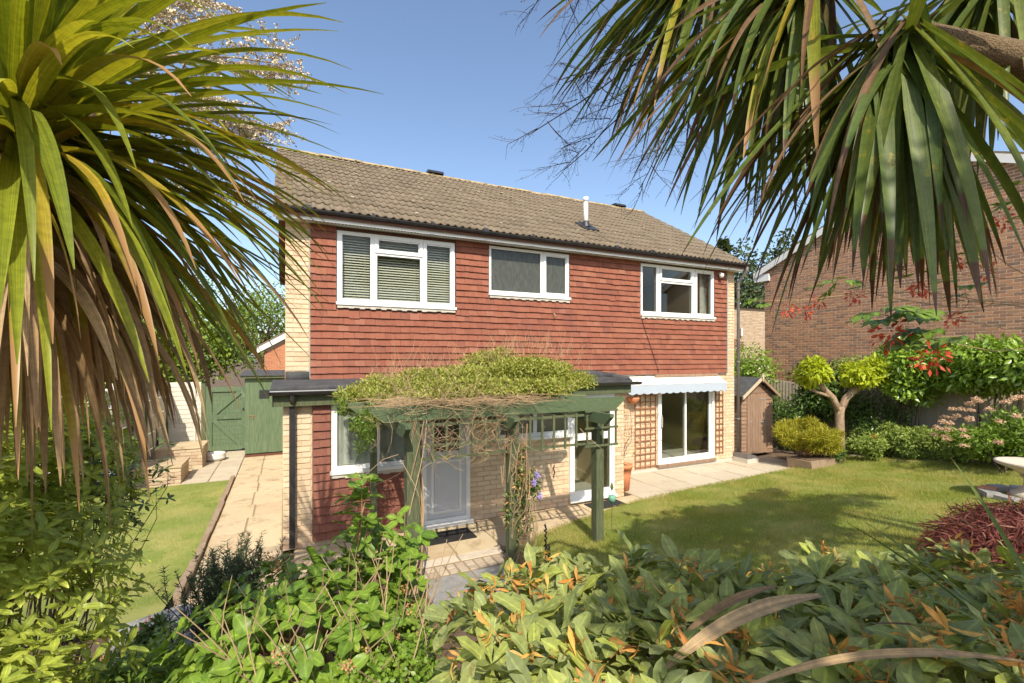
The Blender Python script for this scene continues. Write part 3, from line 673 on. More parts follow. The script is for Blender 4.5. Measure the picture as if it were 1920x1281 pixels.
def roman(w_, L):
    """double-roll roof tile: rolls across x, slightly tilted along the slope; local y up the slope"""
    k = MB(); n = 12; top, bot = [], []
    for i in range(n + 1):
        x = w_ * i / n; ph = (i / n * 2) % 1; h = .021 * (math.sin(math.pi * ph / .5) if ph < .5 else -.28 * math.sin(math.pi * (ph - .5) / .5))
        top.append((x, h))
    vs = []
    for yy, lift in ((0, .030), (L, .004)):
        for x, h in top: vs.append((x, yy, h + lift))
    for x, h in top: vs.append((x, 0, h + .012))
    fs = [(i, i + 1, n + 2 + i, n + 1 + i) for i in range(n)] + [(2 * n + 2 + i, 2 * n + 3 + i, i + 1, i) for i in range(n)]
    return k.add(vs, fs)
rows, gauge = 14, SLEN / 14.0; TW = (RX1 - RX0) / 39; rt = roman(TW - .004, gauge + .03); rme = rt.mesh('roof_tile'); rme.materials.append(MATS['roof_tile'])
rme.polygons.foreach_set('use_smooth', [True] * len(rme.polygons))
lst = []
for j in range(rows):
    for i in range(39):
        p = onroof(RX0 + TW * i, gauge * j, 0); lst.append((near(p), p))
lst.sort(key=lambda q: q[0]); fld = MB()
for k, (_, p) in enumerate(lst):
    rz, dz = U(-.008, .008), U(-.004, .004)
    if k < 300: put('roof_tile', rme, None, roof, loc=(p[0], p[1], p[2] + dz), rot=(sl_, 0, rz))
    else:
        r = RN.random() + .0001; fld.add([(p[0] + x, p[1] + y * sy - z * sz, p[2] + dz + y * sz + z * cz_) for x, y, z in rt.v], rt.f, r)
obj('roof_tile_field', fld, 'roof_tile', roof, True, kind='stuff')
x = RX0 - .01; 
while x < RX1:
    L = min(.45, RX1 - x + .01); k = MB(); n = 8; dz = U(-.01, .01)
    for e in (x, x + L - .006):
        for i in range(n + 1):
            a = math.pi * i / n; k.v.append((e, RY1 - math.cos(a) * .125, RZ1 + dz + math.sin(a) * .075 - .035)); k.r.append(0)
    k.f = [(i, i + 1, n + 2 + i, n + 1 + i) for i in range(n)] + [tuple(range(n + 1))[::-1], tuple(range(n + 1, 2 * n + 2))]
    obj('ridge_tile', k, 'ridge_tile', roof, True); x += L
lm = MB()
for i in range(150):                                 # lichen tufts and mortar crumbs along ridge and slope
    if i < 90: p = Vector((U(RX0, RX1), RY1 - U(.08, .13), RZ1 + U(-.03, .0)))
    else: p = Vector(onroof(U(.5, 10), U(.1, SLEN), .052))
    s = U(.008, .022); lm.obox(p, (s * 1.4, 0, 0), (0, s * sy, s * sz), (0, -.006 * sz, .006), RN.random())
obj('lichen_patches', lm, 'lichen', roof, kind='stuff')
obj('ridge_vent', MB().prism([(3.3, 7.16), (3.6, 7.16), (3.54, 7.235), (3.36, 7.235)], 3.2, 3.6, 'x'), 'gutter_black', roof)
obj('ridge_vent', MB().prism([(3.3, 7.16), (3.6, 7.16), (3.54, 7.235), (3.36, 7.235)], 9.0, 9.4, 'x'), 'gutter_black', roof)
fp = onroof(6.12, 1.28, 0)
obj('flue', MB().tube([(fp[0], fp[1], fp[2] - .05), (fp[0], fp[1], fp[2] + .68)], .052, 16).tube([(fp[0], fp[1], fp[2] + .60), (fp[0], fp[1], fp[2] + .70)], .060, 16), 'white_shade', roof, True)
fa = MB(); fq = Vector(onroof(6.12, 1.25, .05)); fa.obox(fq, (.19, 0, 0), (0, .24 * sy, .24 * sz), (0, -.012 * sz, .012 * cz_)); fa.lathe((fp[0], fp[1], fp[2]), [(.12, .02), (.075, .13), (.06, .16)], 14)
obj('flue_flashing', fa, 'gutter_black', roof)
# eaves
obj('fascia', MB().box(RX0 + .03, RX1 - .03, -.265, -.24, 4.64, 4.775), 'white_upvc', house)
so = MB().box(RX0 + .03, RX1 - .03, -.239, -.002, 4.652, 4.668); obj('soffit', so, 'white_upvc', house)
vs = MB(); x = .2
while x < 9.9: vs.box(x, x + .035, -.20, -.175, 4.6475, 4.6515); x += .055
obj('soffit_vent', vs, 'lamp_black', house)
def gutter(x0, x1, y, z, r=.055):
    k = MB(); n = 8
    for e in (x0, x1):
        for rr in (r, r - .006):
            for i in range(n + 1):
                a = math.pi + math.pi * i / n; k.v.append((e, y + math.cos(a) * rr, z + math.sin(a) * rr)); k.r.append(0)
    m_ = n + 1
    for i in range(n):
        k.f += [(i, i + 1, 2 * m_ + i + 1, 2 * m_ + i), (m_ + i + 1, m_ + i, 3 * m_ + i, 3 * m_ + i + 1)]
        k.f += [(i, m_ + i, m_ + i + 1, i + 1), (2 * m_ + i, 2 * m_ + i + 1, 3 * m_ + i + 1, 3 * m_ + i)]
    k.f += [(0, 2 * m_, 3 * m_, m_), (n, m_ + n, 3 * m_ + n, 2 * m_ + n)]
    return k
gu = obj('gutter', gutter(RX0, RX1, -.325, 4.785), 'gutter_black', house, False)
for i in range(11):
    x = .3 + .97 * i; wdt = .02 if i % 3 else .05
    obj('bracket', MB().tube([(x - wdt, -.325, 4.785), (x + wdt, -.325, 4.785)], .0615, 12).box(x - .012, x + .012, -.30, -.266, 4.70, 4.79), 'gutter_black', gu)
for sx in (RX0 - .005, RX1 - .03):                      # barge boards under the verges
    bb = MB(); yb, zb = RY0 + .05, RZ0 - .055
    bb.prism([(yb, zb), (RY1, RZ1 - .06), (RY1, RZ1 - .26), (yb, zb - .12)], sx, sx + .03, 'x'); obj('bargeboard', bb, 'shed_wood', house)
dp = MB().tube([(10.07, -.325, 4.74), (10.07, -.325, 4.64), (10.07, -.10, 4.42), (10.07, -.085, 4.36), (10.07, -.085, .2)], .036, 12)
for z in (4.2, 2.4, 1.0): dp.tube([(10.07, -.085, z), (10.07, -.085, z + .05)], .043, 12)
obj('downpipe', dp, 'pipe_grey', house, True)
hp = MB().box(9.93, 10.33, -.45, -.02, -.02, .10); obj('drain_kerb', hp, 'cement', house)
obj('drain_cover', MB().prism([(9.95, .101), (10.31, .101), (10.29, .16), (9.97, .22)], -.43, -.03, 'y'), 'pipe_grey', house)
# extension roof
er = MB().prism([(-1.40, 2.06), (-1.40, 2.13), (-1.33, 2.155), (-.06, 2.19), (-.06, 2.06)], EX0 - .14, EX1 + .08, 'x'); fr_ = obj('flat_roof', er, 'felt', house)
ru = MB(); 
ru.prism([(-.06, 2.17), (-.002, 2.17), (-.002, 2.31), (-.045, 2.31)], EX0 + .03, .34, 'x')
ru.tube([(4.3, -.72, 2.17), (4.7, -.74, 2.2), (5.2, -.74, 2.2), (5.58, -.73, 2.17)], [.06, .1, .1, .08], 10)
pts_ = [(EX1 + .03, -1.35, 2.13), (EX1 + .03, -.9, 2.18), (EX1 + .03, -.2, 2.2)]; ru.tube(pts_, [.055, .07, .06], 8)
ru.tube([(EX0 - .09, -1.36, 2.125), (1.5, -1.36, 2.13), (3.5, -1.36, 2.13), (EX1 + .03, -1.36, 2.13)], .04, 8)
obj('felt_kerb', ru, 'felt', fr_, True)
obj('flashing', MB().box(.30, .345, -.012, -.002, 2.2, 2.34), 'lead', fr_)
obj('flashing', MB().box(.345, 9.7, -.05, -.024, 2.145, 2.16), 'lead', fr_)
obj('extension_fascia', MB().box(EX0 - .12, EX1 + .06, -1.385, -1.36, 1.90, 2.055), 'post_green', house)
obj('extension_soffit', MB().box(EX0 - .12, EX1 + .06, -1.358, EY - .0, 2.025, 2.055), 'wood_dark', house)
g2 = obj('gutter', gutter(EX0 - .17, EX1 + .22, -1.445, 2.10, .055), 'gutter_black', house)
obj('gutter_end', MB().box(EX0 - .26, EX0 - .15, -1.52, -1.37, 2.02, 2.125), 'gutter_black', g2)
obj('gutter_clip', MB().tube([(EX0 - .15, -1.50, 2.10), (2.0, -1.50, 2.10)], .008, 6), 'steel', g2)
dq = MB().box(.045, .115, -1.345, -1.275, .05, 1.93).tube([(.08, -1.44, 2.05), (.08, -1.44, 2.0), (.08, -1.31, 1.9)], .033, 8)
obj('downpipe', dq, 'gutter_black', house)
hk = MB().tube([(4.776, -.05, 3.40), (4.776, -.12, 3.40), (4.776, -.14, 3.36), (4.776, -.12, 3.33)], .009, 8); obj('wall_hook', hk, 'twig_tan', house)
cb = [(7.03, -.072, 3.40), (7.05, -.078, 3.3)] + [(7.05 - .0 + .115 * k, -.078, 3.3 - .272 * k) for k in range(1, 5)]
obj('wall_cable', MB().tube(cb, .006, 5), 'lamp_black', house)
obj('security_light', MB().lathe((9.42, -.14, 4.50), [(.02, -.05), (.055, -.02), (.055, .04), (.03, .06)], 14).box(9.395, 9.445, -.14, -.06, 4.53, 4.58), 'white_shade', house, True)

# ------------------------------------------------------------------ things on and round the house
aw = root('awning', 'folded out cream awning with pale blue scalloped valance over the sliding door', 'awning', (7.9, -.1, 2.0))
k = MB(); xa, xb = 6.46, 9.4; n = 24
for i in range(n):
    a, b = xa + (xb - xa) * i / n, xa + (xb - xa) * (i + 1) / n; sag = lambda x: .012 * math.sin((x - xa) / (xb - xa) * math.pi)
    k.add([(a, -.035, 2.12), (b, -.035, 2.12), (b, -.29, 1.965 - sag(b)), (a, -.29, 1.965 - sag(a)), (a, -.035, 2.112), (b, -.035, 2.112), (b, -.29, 1.957 - sag(b)), (a, -.29, 1.957 - sag(a))], [(3, 2, 1, 0), (4, 5, 6, 7)])
obj('canopy', k, 'awning_top', aw)
k = MB(); n = 168
for i in range(n):
    a, b = xa + (xb - xa) * i / n, xa + (xb - xa) * (i + 1) / n
    zb = lambda x: 1.775 - .028 * abs(math.sin((x - xa) * math.pi / .21)); yb = lambda x: -.297 - .006 * math.sin(x * 7)
    k.add([(a, yb(a), 1.962), (b, yb(b), 1.962), (b, yb(b) - .01, zb(b)), (a, yb(a) - .01, zb(a)), (a, yb(a) + .005, 1.962), (b, yb(b) + .005, 1.962), (b, yb(b) - .005, zb(b)), (a, yb(a) - .005, zb(a))], [(0, 3, 2, 1), (4, 5, 6, 7), (3, 7, 6, 2)])
obj('valance', k, 'awning_valance', aw)
obj('front_bar', MB().tube([(xa, -.285, 1.955), (xb, -.285, 1.955)], .018, 8), 'white_upvc', aw)
obj('cassette', MB().box(7.4, 9.35, -.10, -.055, 2.10, 2.16), 'shed_wood', aw)

def trellis(label, x0, x1, z0, z1, nx, nz):
    t = root('wall_trellis', label, 'trellis', ((x0 + x1) / 2, -.03, z0), 'brown wall trellises')
    for i in range(nx): x = x0 + (x1 - x0) * i / (nx - 1); obj('slat', MB().box(x - .011, x + .011, -.034, -.022, z0, z1), 'trellis_brown', t)
    for j in range(nz): z = z0 + .04 + (z1 - z0 - .06) * j / (nz - 1); obj('slat', MB().box(x0 - .015, x1 + .015, -.046, -.0345, z - .011, z + .011), 'trellis_brown', t)
trellis('wide brown wooden trellis on the brick wall left of the sliding door', 6.88, 7.46, .09, 1.86, 5, 13)
trellis('narrow brown wooden trellis on the brick wall right of the sliding door', 9.36, 9.60, .2, 1.80, 3, 12)
pt = root('plant_pot', 'tall terracotta pot standing at the corner of the brick extension', 'pot', (5.83, -.92, 0))
obj('pot', MB().lathe((5.83, -.92, 0), [(.105, 0), (.135, .30), (.155, .42), (.165, .42), (.172, .50), (.150, .50), (.145, .47)], 24), 'terracotta', pt, True)
obj('soil', MB().lathe((5.83, -.92, .46), [(.14, 0), (.10, .012)], 16), 'soil', pt)
cp = root('potted_climber', 'dried brown climber growing up the wall from the terracotta pot', 'plant', (5.83, -.92, .47))
k = MB(); tips = []
for i in range(11):
    x = 6.2 + U(0, .6) if i > 2 else 6.0 + U(0, .2); top = (x, U(-.12, -.05), U(1.2, 1.75)); pp = branchy(k, (5.83 + U(-.05, .05), -.92 + U(-.04, .04), .46), (x - .1, U(-.3, -.1), U(.7, .95)), .007, .005, .08); branchy(k, pp[-1], top, .005, .002, .1); tips += pp[2:] + [top]
obj('stems', k, 'twig_dark', cp)
P_ = []
for i in range(330): P_.append((U(6.08, 6.62) if RN.random() < .75 else U(6.7, 7.5), U(-.16, -.05), U(.55, 1.72) if i % 4 else U(.5, 1.1)))
P_ = np.array(P_); n = len(P_); scatter('dry_leaves', leaf_tmpl(.5, 3), P_, rdir(n) + np.array([0, -.2, -.6]), rdir(n) + np.array([0, -.8, .2]), .05 * NP.uniform(.6, 1.3, n), 'dead_leaf', cp, 'stuff')
hb = root('wall_planter', 'half round terracotta wall planter fixed under the left end of the awning', 'planter', (6.72, -.12, 1.62))
obj('bowl', MB().lathe((6.74, -.14, 1.60), [(.02, -.06), (.09, -.02), (.12, .05), (.125, .08)], 16), 'terracotta', hb, True)
tag(obj('door_mat', MB().box(1.72, 2.42, -1.93, -1.53, .005, .022), 'mat_black'), 'worn black mat lying in front of the white back door', 'door mat')
tag(obj('door_mat', MB().box(4.62, 5.28, -1.68, -1.36, .005, .02), 'mat_black'), 'dark rubber mat below the tall white framed window', 'door mat')

# garden shed
SY = .12
sd_ = root('garden_shed', 'small weathered wooden shed with felt roof beside the house corner', 'shed', (11.05, 1.1, 0))
obj('frame', MB().prism([(10.48, .02), (11.62, .02), (11.62, 1.60), (11.05, 1.98), (10.48, 1.60)], SY + .03, 2.1, 'y'), 'shed_wood', sd_)
for side in ((10.45, 10.64), (11.38, 11.65)):
    for j in range(16):
        z = .04 + .1 * j; obj('board', MB().prism([(SY + .029, z), (SY - .008, z), (SY + .012, z + .104), (SY + .029, z + .104)], side[0], side[1], 'x'), 'shed_board', sd_)
for j in range(16):
    z = .04 + .1 * j; obj('board', MB().prism([(10.479, z), (10.452, z), (10.466, z + .104), (10.479, z + .104)], SY + .03, 2.08, 'y'), 'shed_board', sd_)
for j, z in enumerate((1.62, 1.71, 1.80)):
    hw = (1.98 - z - .09) / .667 + .03; obj('board', MB().box(11.05 - hw, 11.05 + hw, SY - .004, SY + .029, z, z + .088), 'shed_board', sd_)
dr = obj('door', MB().box(10.645, 11.375, SY + .0, SY + .028, .05, 1.61), 'shed_wood', sd_)
for i in range(7):
    a = 10.645 + .73 * i / 7; obj('plank', MB().box(a + .003, a + .73 / 7 - .003, SY - .016, SY - .001, .05 + U(0, .015), 1.61), 'shed_wood', dr)
for z in (.86, 1.44): obj('hinge', MB().box(11.12, 11.37, SY - .024, SY - .0165, z, z + .025), 'steel', dr)
obj('latch', MB().box(10.72, 10.80, SY - .026, SY - .0165, .87, .89), 'steel', dr)
for s in (-1, 1):
    obj('roof', MB().prism([(11.05, 2.03), (11.05 + s * .70, 1.565), (11.05 + s * .70, 1.54), (11.05, 2.0)], SY - .12, 2.25, 'y'), 'felt', sd_)
    obj('bargeboard', MB().prism([(11.05, 2.035), (11.05 + s * .715, 1.56), (11.05 + s * .715, 1.48), (11.05, 1.955)], SY - .15, SY - .122, 'y'), 'barge_wood' if s < 0 else 'shed_wood', sd_)
obj('finial', MB().prism([(11.05, 2.13), (11.09, 2.05), (11.05, 1.9), (11.01, 2.05)], SY - .175, SY - .151, 'y'), 'barge_wood', sd_)

# pergola
pg = root('pergola', 'green stained timber pergola with trellis panels in front of the back door', 'pergola', (2.45, -2.2, 0))
PY = -3.0
def post(x, y, z1, w_=.1, mt='post_green', lean=0):
    z0 = zt(x, y) - .05; o = MB().obox((x + lean / 2, y, (z0 + z1) / 2), (w_ / 2, 0, 0), (0, w_ / 2, 0), (lean / 2, 0, (z1 - z0) / 2)); return obj('post', o, mt, pg)
post(1.24, PY, 1.83, .14); post(2.44, PY, 1.84, .1); post(3.70, PY, 1.84, .115, lean=.0)
post(1.08, -1.50, 1.84, .085)
for y, xa_, xb_ in ((PY, .80, 4.12), (-2.28, .66, 4.0), (-1.56, .62, 3.95)):
    z0, z1 = 1.842, 2.0; tp = [(xa_, z1), (xb_, z1), (xb_, z1 - .05), (xb_ - .14, z0), (xa_ + .14, z0), (xa_, z1 - .05)]
    obj('beam', MB().prism(tp, y - .028, y + .028, 'y'), 'timber_green', pg)
obj('cut_end', MB().prism([(.797, 1.952), (.935, 1.839), (.99, 1.8385), (1.12, 1.8385), (1.12, 1.8415), (.94, 1.8415), (.80, 1.955)], PY - .027, PY + .027, 'y'), 'timber_end', pg)
for x, yb in ((1.12, -3.34), (2.36, -3.3), (3.58, -3.46)):
    zz = (1.845, 1.96); obj('cross_beam', MB().prism([(-1.28, 1.70), (-1.28, 1.838), (yb, 1.838), (yb, 1.80), (yb + .12, 1.70)], x - .028, x + .028, 'x'), 'timber_green', pg)
tz0, tz1 = 1.40, 1.80
for a, b in ((1.30, 2.40), (2.50, 3.66)):
    n = 8
    for i in range(n): x = a + (b - a) * i / (n - 1); obj('trellis_slat', MB().box(x - .014, x + .014, PY - .066, PY - .052, tz0 - U(0, .02), tz1 + .02), 'post_green', pg)
    for z in (tz0 + .02, tz1 - .01) + ((1.56,) if a < 2 else ()): obj('trellis_slat', MB().box(a - .03, b + .03, PY - .052, PY - .038, z - .015, z + .015), 'post_green', pg)
for i in range(3): x = 3.72 + .11 * i; obj('trellis_slat', MB().box(x - .012, x + .012, PY - .082, PY - .068, 1.38, 1.86), 'post_green', pg)
for z in (1.39, 1.62, 1.84): obj('trellis_slat', MB().box(3.44, 3.96, PY - .097, PY - .083, z - .013, z + .013), 'post_green', pg)
# climbers on the pergola
vn = root('pergola_climber', 'fine leaved yellow green climber heaped over the pergola roof', 'climber', (1.24, PY + .1, 0))
B = np.vstack([lumps((2.95, -2.05, 2.24), (1.1, .70, .36), 40, .34), lumps((1.8, -2.15, 2.16), (.82, .70, .30), 30, .34), lumps((2.9, -1.75, 2.44), (.6, .36, .24), 12, .38), lumps((3.95, -1.85, 2.2), (.5, .4, .22), 10, .45), lumps((2.3, -2.72, 2.12), (1.4, .32, .16), 26, .36), lumps((1.05, -1.95, 2.1), (.5, .5, .2), 14, .40), lumps((2.4, -1.8, 2.36), (.6, .4, .28), 12, .4)])
crown('foliage', B, 66000, .045, 'vine_leaf', vn, diamond(.42), .6, .3)
crown('foliage', np.vstack([lumps((1.95, -2.3, 2.1), (.8, .8, .14), 26, .36)]), 22000, .05, 'vine_leaf', vn, diamond(.5), .2, .1)  # low leaf layer, added to keep sun off the back door
B2 = np.vstack([lumps((.86, -2.3, 1.72), (.16, .45, .34), 10, .45), lumps((.72, -1.85, 1.98), (.25, .35, .2), 7, .5)])
crown('foliage', B2, 2600, .034, 'hydrangea_leaf', vn, diamond(.45), -.2, .3)
P_ = np.array([(U(.9, 3.9), U(-2.8, -1.5), 0) for _ in range(340)]); P_[:, 2] = [2.2 + .42 * math.exp(-((x - 3) ** 2) / 1.2) + U(-.1, .14) for x in P_[:, 0]]
sp = MB()
for p in P_: p = Vector(p); branchy(sp, p, p + Vector((U(-.1, .1), U(-.1, .1), U(.08, .26))), .0022, .001, .12, 3, 3, RN.random())
obj('shoots', sp, 'twig_tan', vn, kind='stuff')
tw = MB()
for i in range(460):                                   # brown tangle over the front left of the beams
    a = Vector((min(max(RN.gauss(1.75, .5), .85), 3.6), U(-3.16, -2.7), U(1.78, 2.16))); dd = Vector((RN.gauss(0, 1), RN.gauss(0, .4), RN.gauss(.15, .6))).normalized() * U(.15, .5)
    b = a + dd; b.z = max(1.45, min(b.z, 2.45)); branchy(tw, a, b, U(.0015, .0035), .001, .22, 4, 3, RN.random())
for i in range(150):
    a = Vector((U(1.35, 2.6), PY - U(.05, .14), U(1.4, 1.8))); b = a + Vector((U(-.3, .3), U(-.06, .04), U(-.22, .25))); branchy(tw, a, b, .003, .001, .25, 4, 3, RN.random())
for i in range(22):
    a = Vector((U(1.0, 1.9), U(-2.6, -1.7), 2.25)); branchy(tw, a, a + Vector((U(-.3, .3), U(-.1, .3), U(.25, .62))), .002, .0008, .2, 5, 3, RN.random())
for i in range(9):
    a = Vector((U(1.0, 3.4), PY - U(.02, .1), U(1.45, 1.8))); branchy(tw, a, a + Vector((U(-.45, .45), U(-.1, .1), -U(.3, .75))), .0035, .001, .3, 6, 3, RN.random())
for i in range(2600):  # dense twig layer on the pergola roof, added to shade the back door
    a = Vector((U(1.25, 2.75), U(-3.08, -1.45), U(1.99, 2.06))); branchy(tw, a, a + Vector((RN.gauss(0, .3), RN.gauss(0, .3), RN.gauss(0, .03))), U(.002, .004), .0015, .12, 3, 3, RN.random())
obj('bare_twigs', tw, 'twig_tan', vn, kind='stuff')
st = MB()
for i in range(10):
    a = U(0, 6.28); pp = []
    for q in range(12): t = q / 11; pp.append((1.24 + .10 * math.cos(a + t * 4) + .06 * t, PY + .10 * math.sin(a + t * 4), zt(1.24, PY) + 1.85 * t))
    st.tube(pp, [.009 - .004 * q / 11 for q in range(12)], 5, RN.random())
obj('stems', st, 'twig_tan', vn)
cl = root('clematis', 'tangled stems of clematis with purple flowers wrapping the middle pergola post', 'climber', (2.44, PY, 0))
st = MB()
for i in range(36):
    a = U(0, 6.28); k_ = U(1.5, 6); r_ = U(.06, .17); pp = []
    for q in range(12): t = q / 11; rr = r_ * (1.15 - .25 * t) * (1 + .3 * math.sin(t * 9 + a)); pp.append((2.50 + .06 * (1 - t) + rr * math.cos(a + t * k_), PY - .02 + rr * .8 * math.sin(a + t * k_), .02 + U(1.2, 1.75) * t))
    st.tube(pp, [U(.003, .006)] * 12, 4, RN.random())
obj('stems', st, 'twig_tan', cl, kind='stuff')
B = np.vstack([lumps((2.53, PY, .85), (.16, .14, .75), 12, .4), lumps((2.68, PY - .05, 1.0), (.12, .1, .22), 5, .5)])
crown('leaves', B, 1900, .05, 'dark_leaf', cl, leaf_tmpl(.4, 4), .1, .3)
crown('dry_leaves', B, 500, .045, 'dead_leaf', cl, leaf_tmpl(.35, 3), -.2, .3)
for p in ((2.71, PY - .13, 1.12), (2.66, PY - .15, 1.04), (2.76, PY - .1, .86)):
    C_ = np.array([p]); d_ = np.array([[.1, -.9, .3]]); q = whorls(C_, d_, 8, (.1, .5)); scatter('flower', leaf_tmpl(.4, 4), *q, .055, 'purple', cl)
fd = root('bird_feeder', 'small green cup feeder hanging by the right pergola post', 'feeder', (3.86, PY - .08, 1.38))
obj('cord', MB().tube([(3.86, PY - .09, 1.38), (3.87, PY - .09, .72)], .0025, 4).tube([(3.87, PY - .09, .62), (3.86, PY - .09, .30)], .0025, 4), 'twig_dark', fd)
obj('cup', MB().lathe((3.87, PY - .09, .62), [(.03, 0), (.05, .05), (.05, .09), (.02, .10)], 14), 'plastic_green', fd, True)
obj('leaf_charm', MB().lathe((3.865, PY - .09, .80), [(.004, -.02), (.022, .02), (.015, .06), (.003, .09)], 8), 'dark_leaf', fd, True)
wc = root('wind_chime', 'dark slim ornament hanging from the front trellis before the brick wall', 'ornament', (3.0, PY - .05, 1.4))
obj('cord', MB().tube([(3.0, PY - .06, 1.40), (3.0, PY - .06, 1.20)], .0015, 4), 'twig_dark', wc)
obj('spiral', MB().tube([(3.0 + .006 * math.cos(q), PY - .06 + .006 * math.sin(q), 1.20 - .017 * q) for q in range(11)], [.003] + [.009] * 9 + [.002], 6), 'twig_dark', wc)

# ------------------------------------------------------------------ neighbouring buildings, gate, fences
NX, NYa, NYb, NYp, NZe, NZp = 14.5, -6.9, 2.4, -2.25, 5.45, 7.5
nb = root('neighbour_house', 'tall dark brick gable of the neighbouring house beyond the hedge', 'house', (18, -2.2, 0))
nw = obj('wall', MB().prism([(NYa, -.05), (NYb, -.05), (NYb, NZe), (NYp, NZp), (NYa, NZe)], NX + .001, NX + 7, 'x'), 'mortar_brown', nb)
pc = []
for a, b, c, d in bond(-5.6, NYb, 1.2, NZp, []):
    lim = NZp - (NZp - NZe) * abs((a + b) / 2 - NYp) / (NYb - NYp) - .05
    if d < lim: pc.append((a, b, c, d))
lay(pc, nw, 'brick_brown', 'brick', 'x', NX, depth=.004, gap=.016, jit=.0012)
for s in (1, -1):
    ye_ = NYb if s > 0 else NYa; t = (NZp - NZe) / abs(NYb - NYp)
    obj('roof', MB().prism([(NYp, NZp + .16), (NYp, NZp + .02), (ye_ + s * .35, NZe + .02 - t * .35), (ye_ + s * .35, NZe + .16 - t * .35)], NX - .1, NX + 7.2, 'x'), 'roof_tile', nb)
    obj('bargeboard', MB().prism([(NYp, NZp + .10), (NYp, NZp - .10), (ye_ + s * .33, NZe - .10 - t * .33), (ye_ + s * .33, NZe + .10 - t * .33)], NX - .135, NX - .101, 'x'), 'white_shade', nb)
obj('eaves_box', MB().box(NX - .09, NX - .013, NYb - .2, NYb + .33, NZe - .35, NZe - .12), 'white_upvc', nb)
# low far building and copper hedge between the houses
fb = root('distant_house', 'low pale brick building far behind the garden shed', 'house', (20, 11, 0))
fw = obj('wall', MB().box(17.0, 26.0, 7.6, 14.0, -.05, 5.0), 'mortar_buff', fb)
lay(bond(18.0, 22.5, 2.0, 4.95, []), fw, 'brick_pale', 'brick', 'y', 7.6, limit=0)
obj('roof', MB().prism([(7.45, 5.0), (10.8, 5.25), (14.2, 5.0)], 16.9, 26.1, 'x'), 'felt', fb)
obj('vent_pipe', MB().tube([(19.9, 7.5, 3.6), (19.9, 7.5, 4.0)], .05, 8), 'white_upvc', fb)
lh = root('orange_brick_house', 'orange brick house with white gable boards far behind the green gate', 'house', (2, 18, 0))
ow = obj('wall', MB().prism([(-.85, -.05), (4.5, -.05), (4.5, 2.9), (1.8, 4.5), (-.85, 2.9)], 16.0, 22, 'y'), 'mortar_brown', lh)
lay([q for q in bond(-.85, 2.0, .9, 4.2, []) if q[3] < 2.9 + (q[0] + .85) * .6], ow, 'brick_orange', 'brick', 'y', 16.0, limit=0)
for s in (-1, 1):
    obj('bargeboard', MB().prism([(1.8, 4.75), (1.8 + s * 2.95, 2.98), (1.8 + s * 2.95, 2.74), (1.8, 4.5)], 15.8, 15.86, 'y'), 'white_upvc', lh)
    obj('roof', MB().prism([(1.8, 4.86), (1.8 + s * 2.98, 3.06), (1.8 + s * 2.98, 2.96), (1.8, 4.74)], 15.86, 22.2, 'y'), 'roof_tile', lh)
# store and gate
ls = root('side_store', 'green painted lean-to store with a plank door against the house side', 'store', (-.46, 6, 0))
obj('frame', MB().box(-.93, -.012, 5.66, 7.2, .06, 2.0), 'door_green', ls)
dr = obj('door', MB().box(-.92, -.02, 5.625, 5.655, .09, 1.99), 'door_green', ls)
for i in range(9): a = -.92 + .1 * i; obj('plank', MB().box(a + .001, a + .099, 5.603 + U(0, .003), 5.624, .085 + U(0, .01), 1.99), 'door_green', dr)
obj('latch', MB().box(-.84, -.72, 5.585, 5.602, 1.04, 1.06).box(-.76, -.735, 5.575, 5.602, .98, 1.03), 'twig_red', dr)
obj('roof', MB().prism([(5.5, 2.01), (7.4, 2.10), (7.4, 2.16), (5.5, 2.07)], -1.02, -.012, 'x'), 'post_green', ls)
obj('roof_felt', MB().prism([(5.47, 2.071), (7.4, 2.161), (7.4, 2.175), (5.47, 2.085)], -1.05, -.012, 'x'), 'felt', ls)
obj('threshold', MB().box(-.93, -.012, 5.60, 5.66, 0.0, .06), 'wood_dark', ls)
gt = root('garden_gate', 'green braced timber gate closing the side passage', 'gate', (-1.45, 6.7, 0))
for i in range(14): z = .1 + .117 * i; obj('board', MB().box(-1.88, -1.0, 6.69, 6.712, z + .002, z + .115), 'door_green', gt)
for a, b in ((-1.90, -1.76), (-1.08, -.98)): obj('stile', MB().box(a, b, 6.655, 6.689, .06, 1.76), 'door_green', gt)
for z in (.1, .94, 1.68): obj('rail', MB().box(-1.76, -1.08, 6.655, 6.689, z - .06, z + .07), 'door_green', gt)
for (xa, za), (xb, zb) in (((-1.74, 1.02), (-1.1, 1.62)), ((-1.74, .88), (-1.1, .18))): obj('brace', MB().bar((xa, 6.672, za), (xb, 6.672, zb), .03, .11, up=(0, 0, 1)), 'door_green', gt)
obj('post', MB().box(-2.0, -1.905, 6.64, 6.74, 0, 1.85), 'post_green', gt)
obj('ring', MB().box(-1.05, -1.02, 6.62, 6.655, 1.12, 1.17), 'gutter_black', gt)
fp_ = root('pale_fence_panel', 'bleached horizontal board fence panel left of the green gate', 'fence', (-2.4, 6.72, 0))
for i in range(15): z = .12 + .118 * i; obj('board', MB().prism([(6.72, z), (6.70, z), (6.712, z + .122), (6.72, z + .122)], -3.9, -2.01, 'x'), 'fence_pale', fp_)
for x in (-2.15, -2.9, -3.6): obj('batten', MB().box(x - .02, x + .02, 6.675, 6.6995, .1, 1.9), 'fence_pale', fp_)
wf = root('post_rail_fence', 'grey panel fence with dark posts along the left boundary', 'fence', (-2.75, 5, 0))
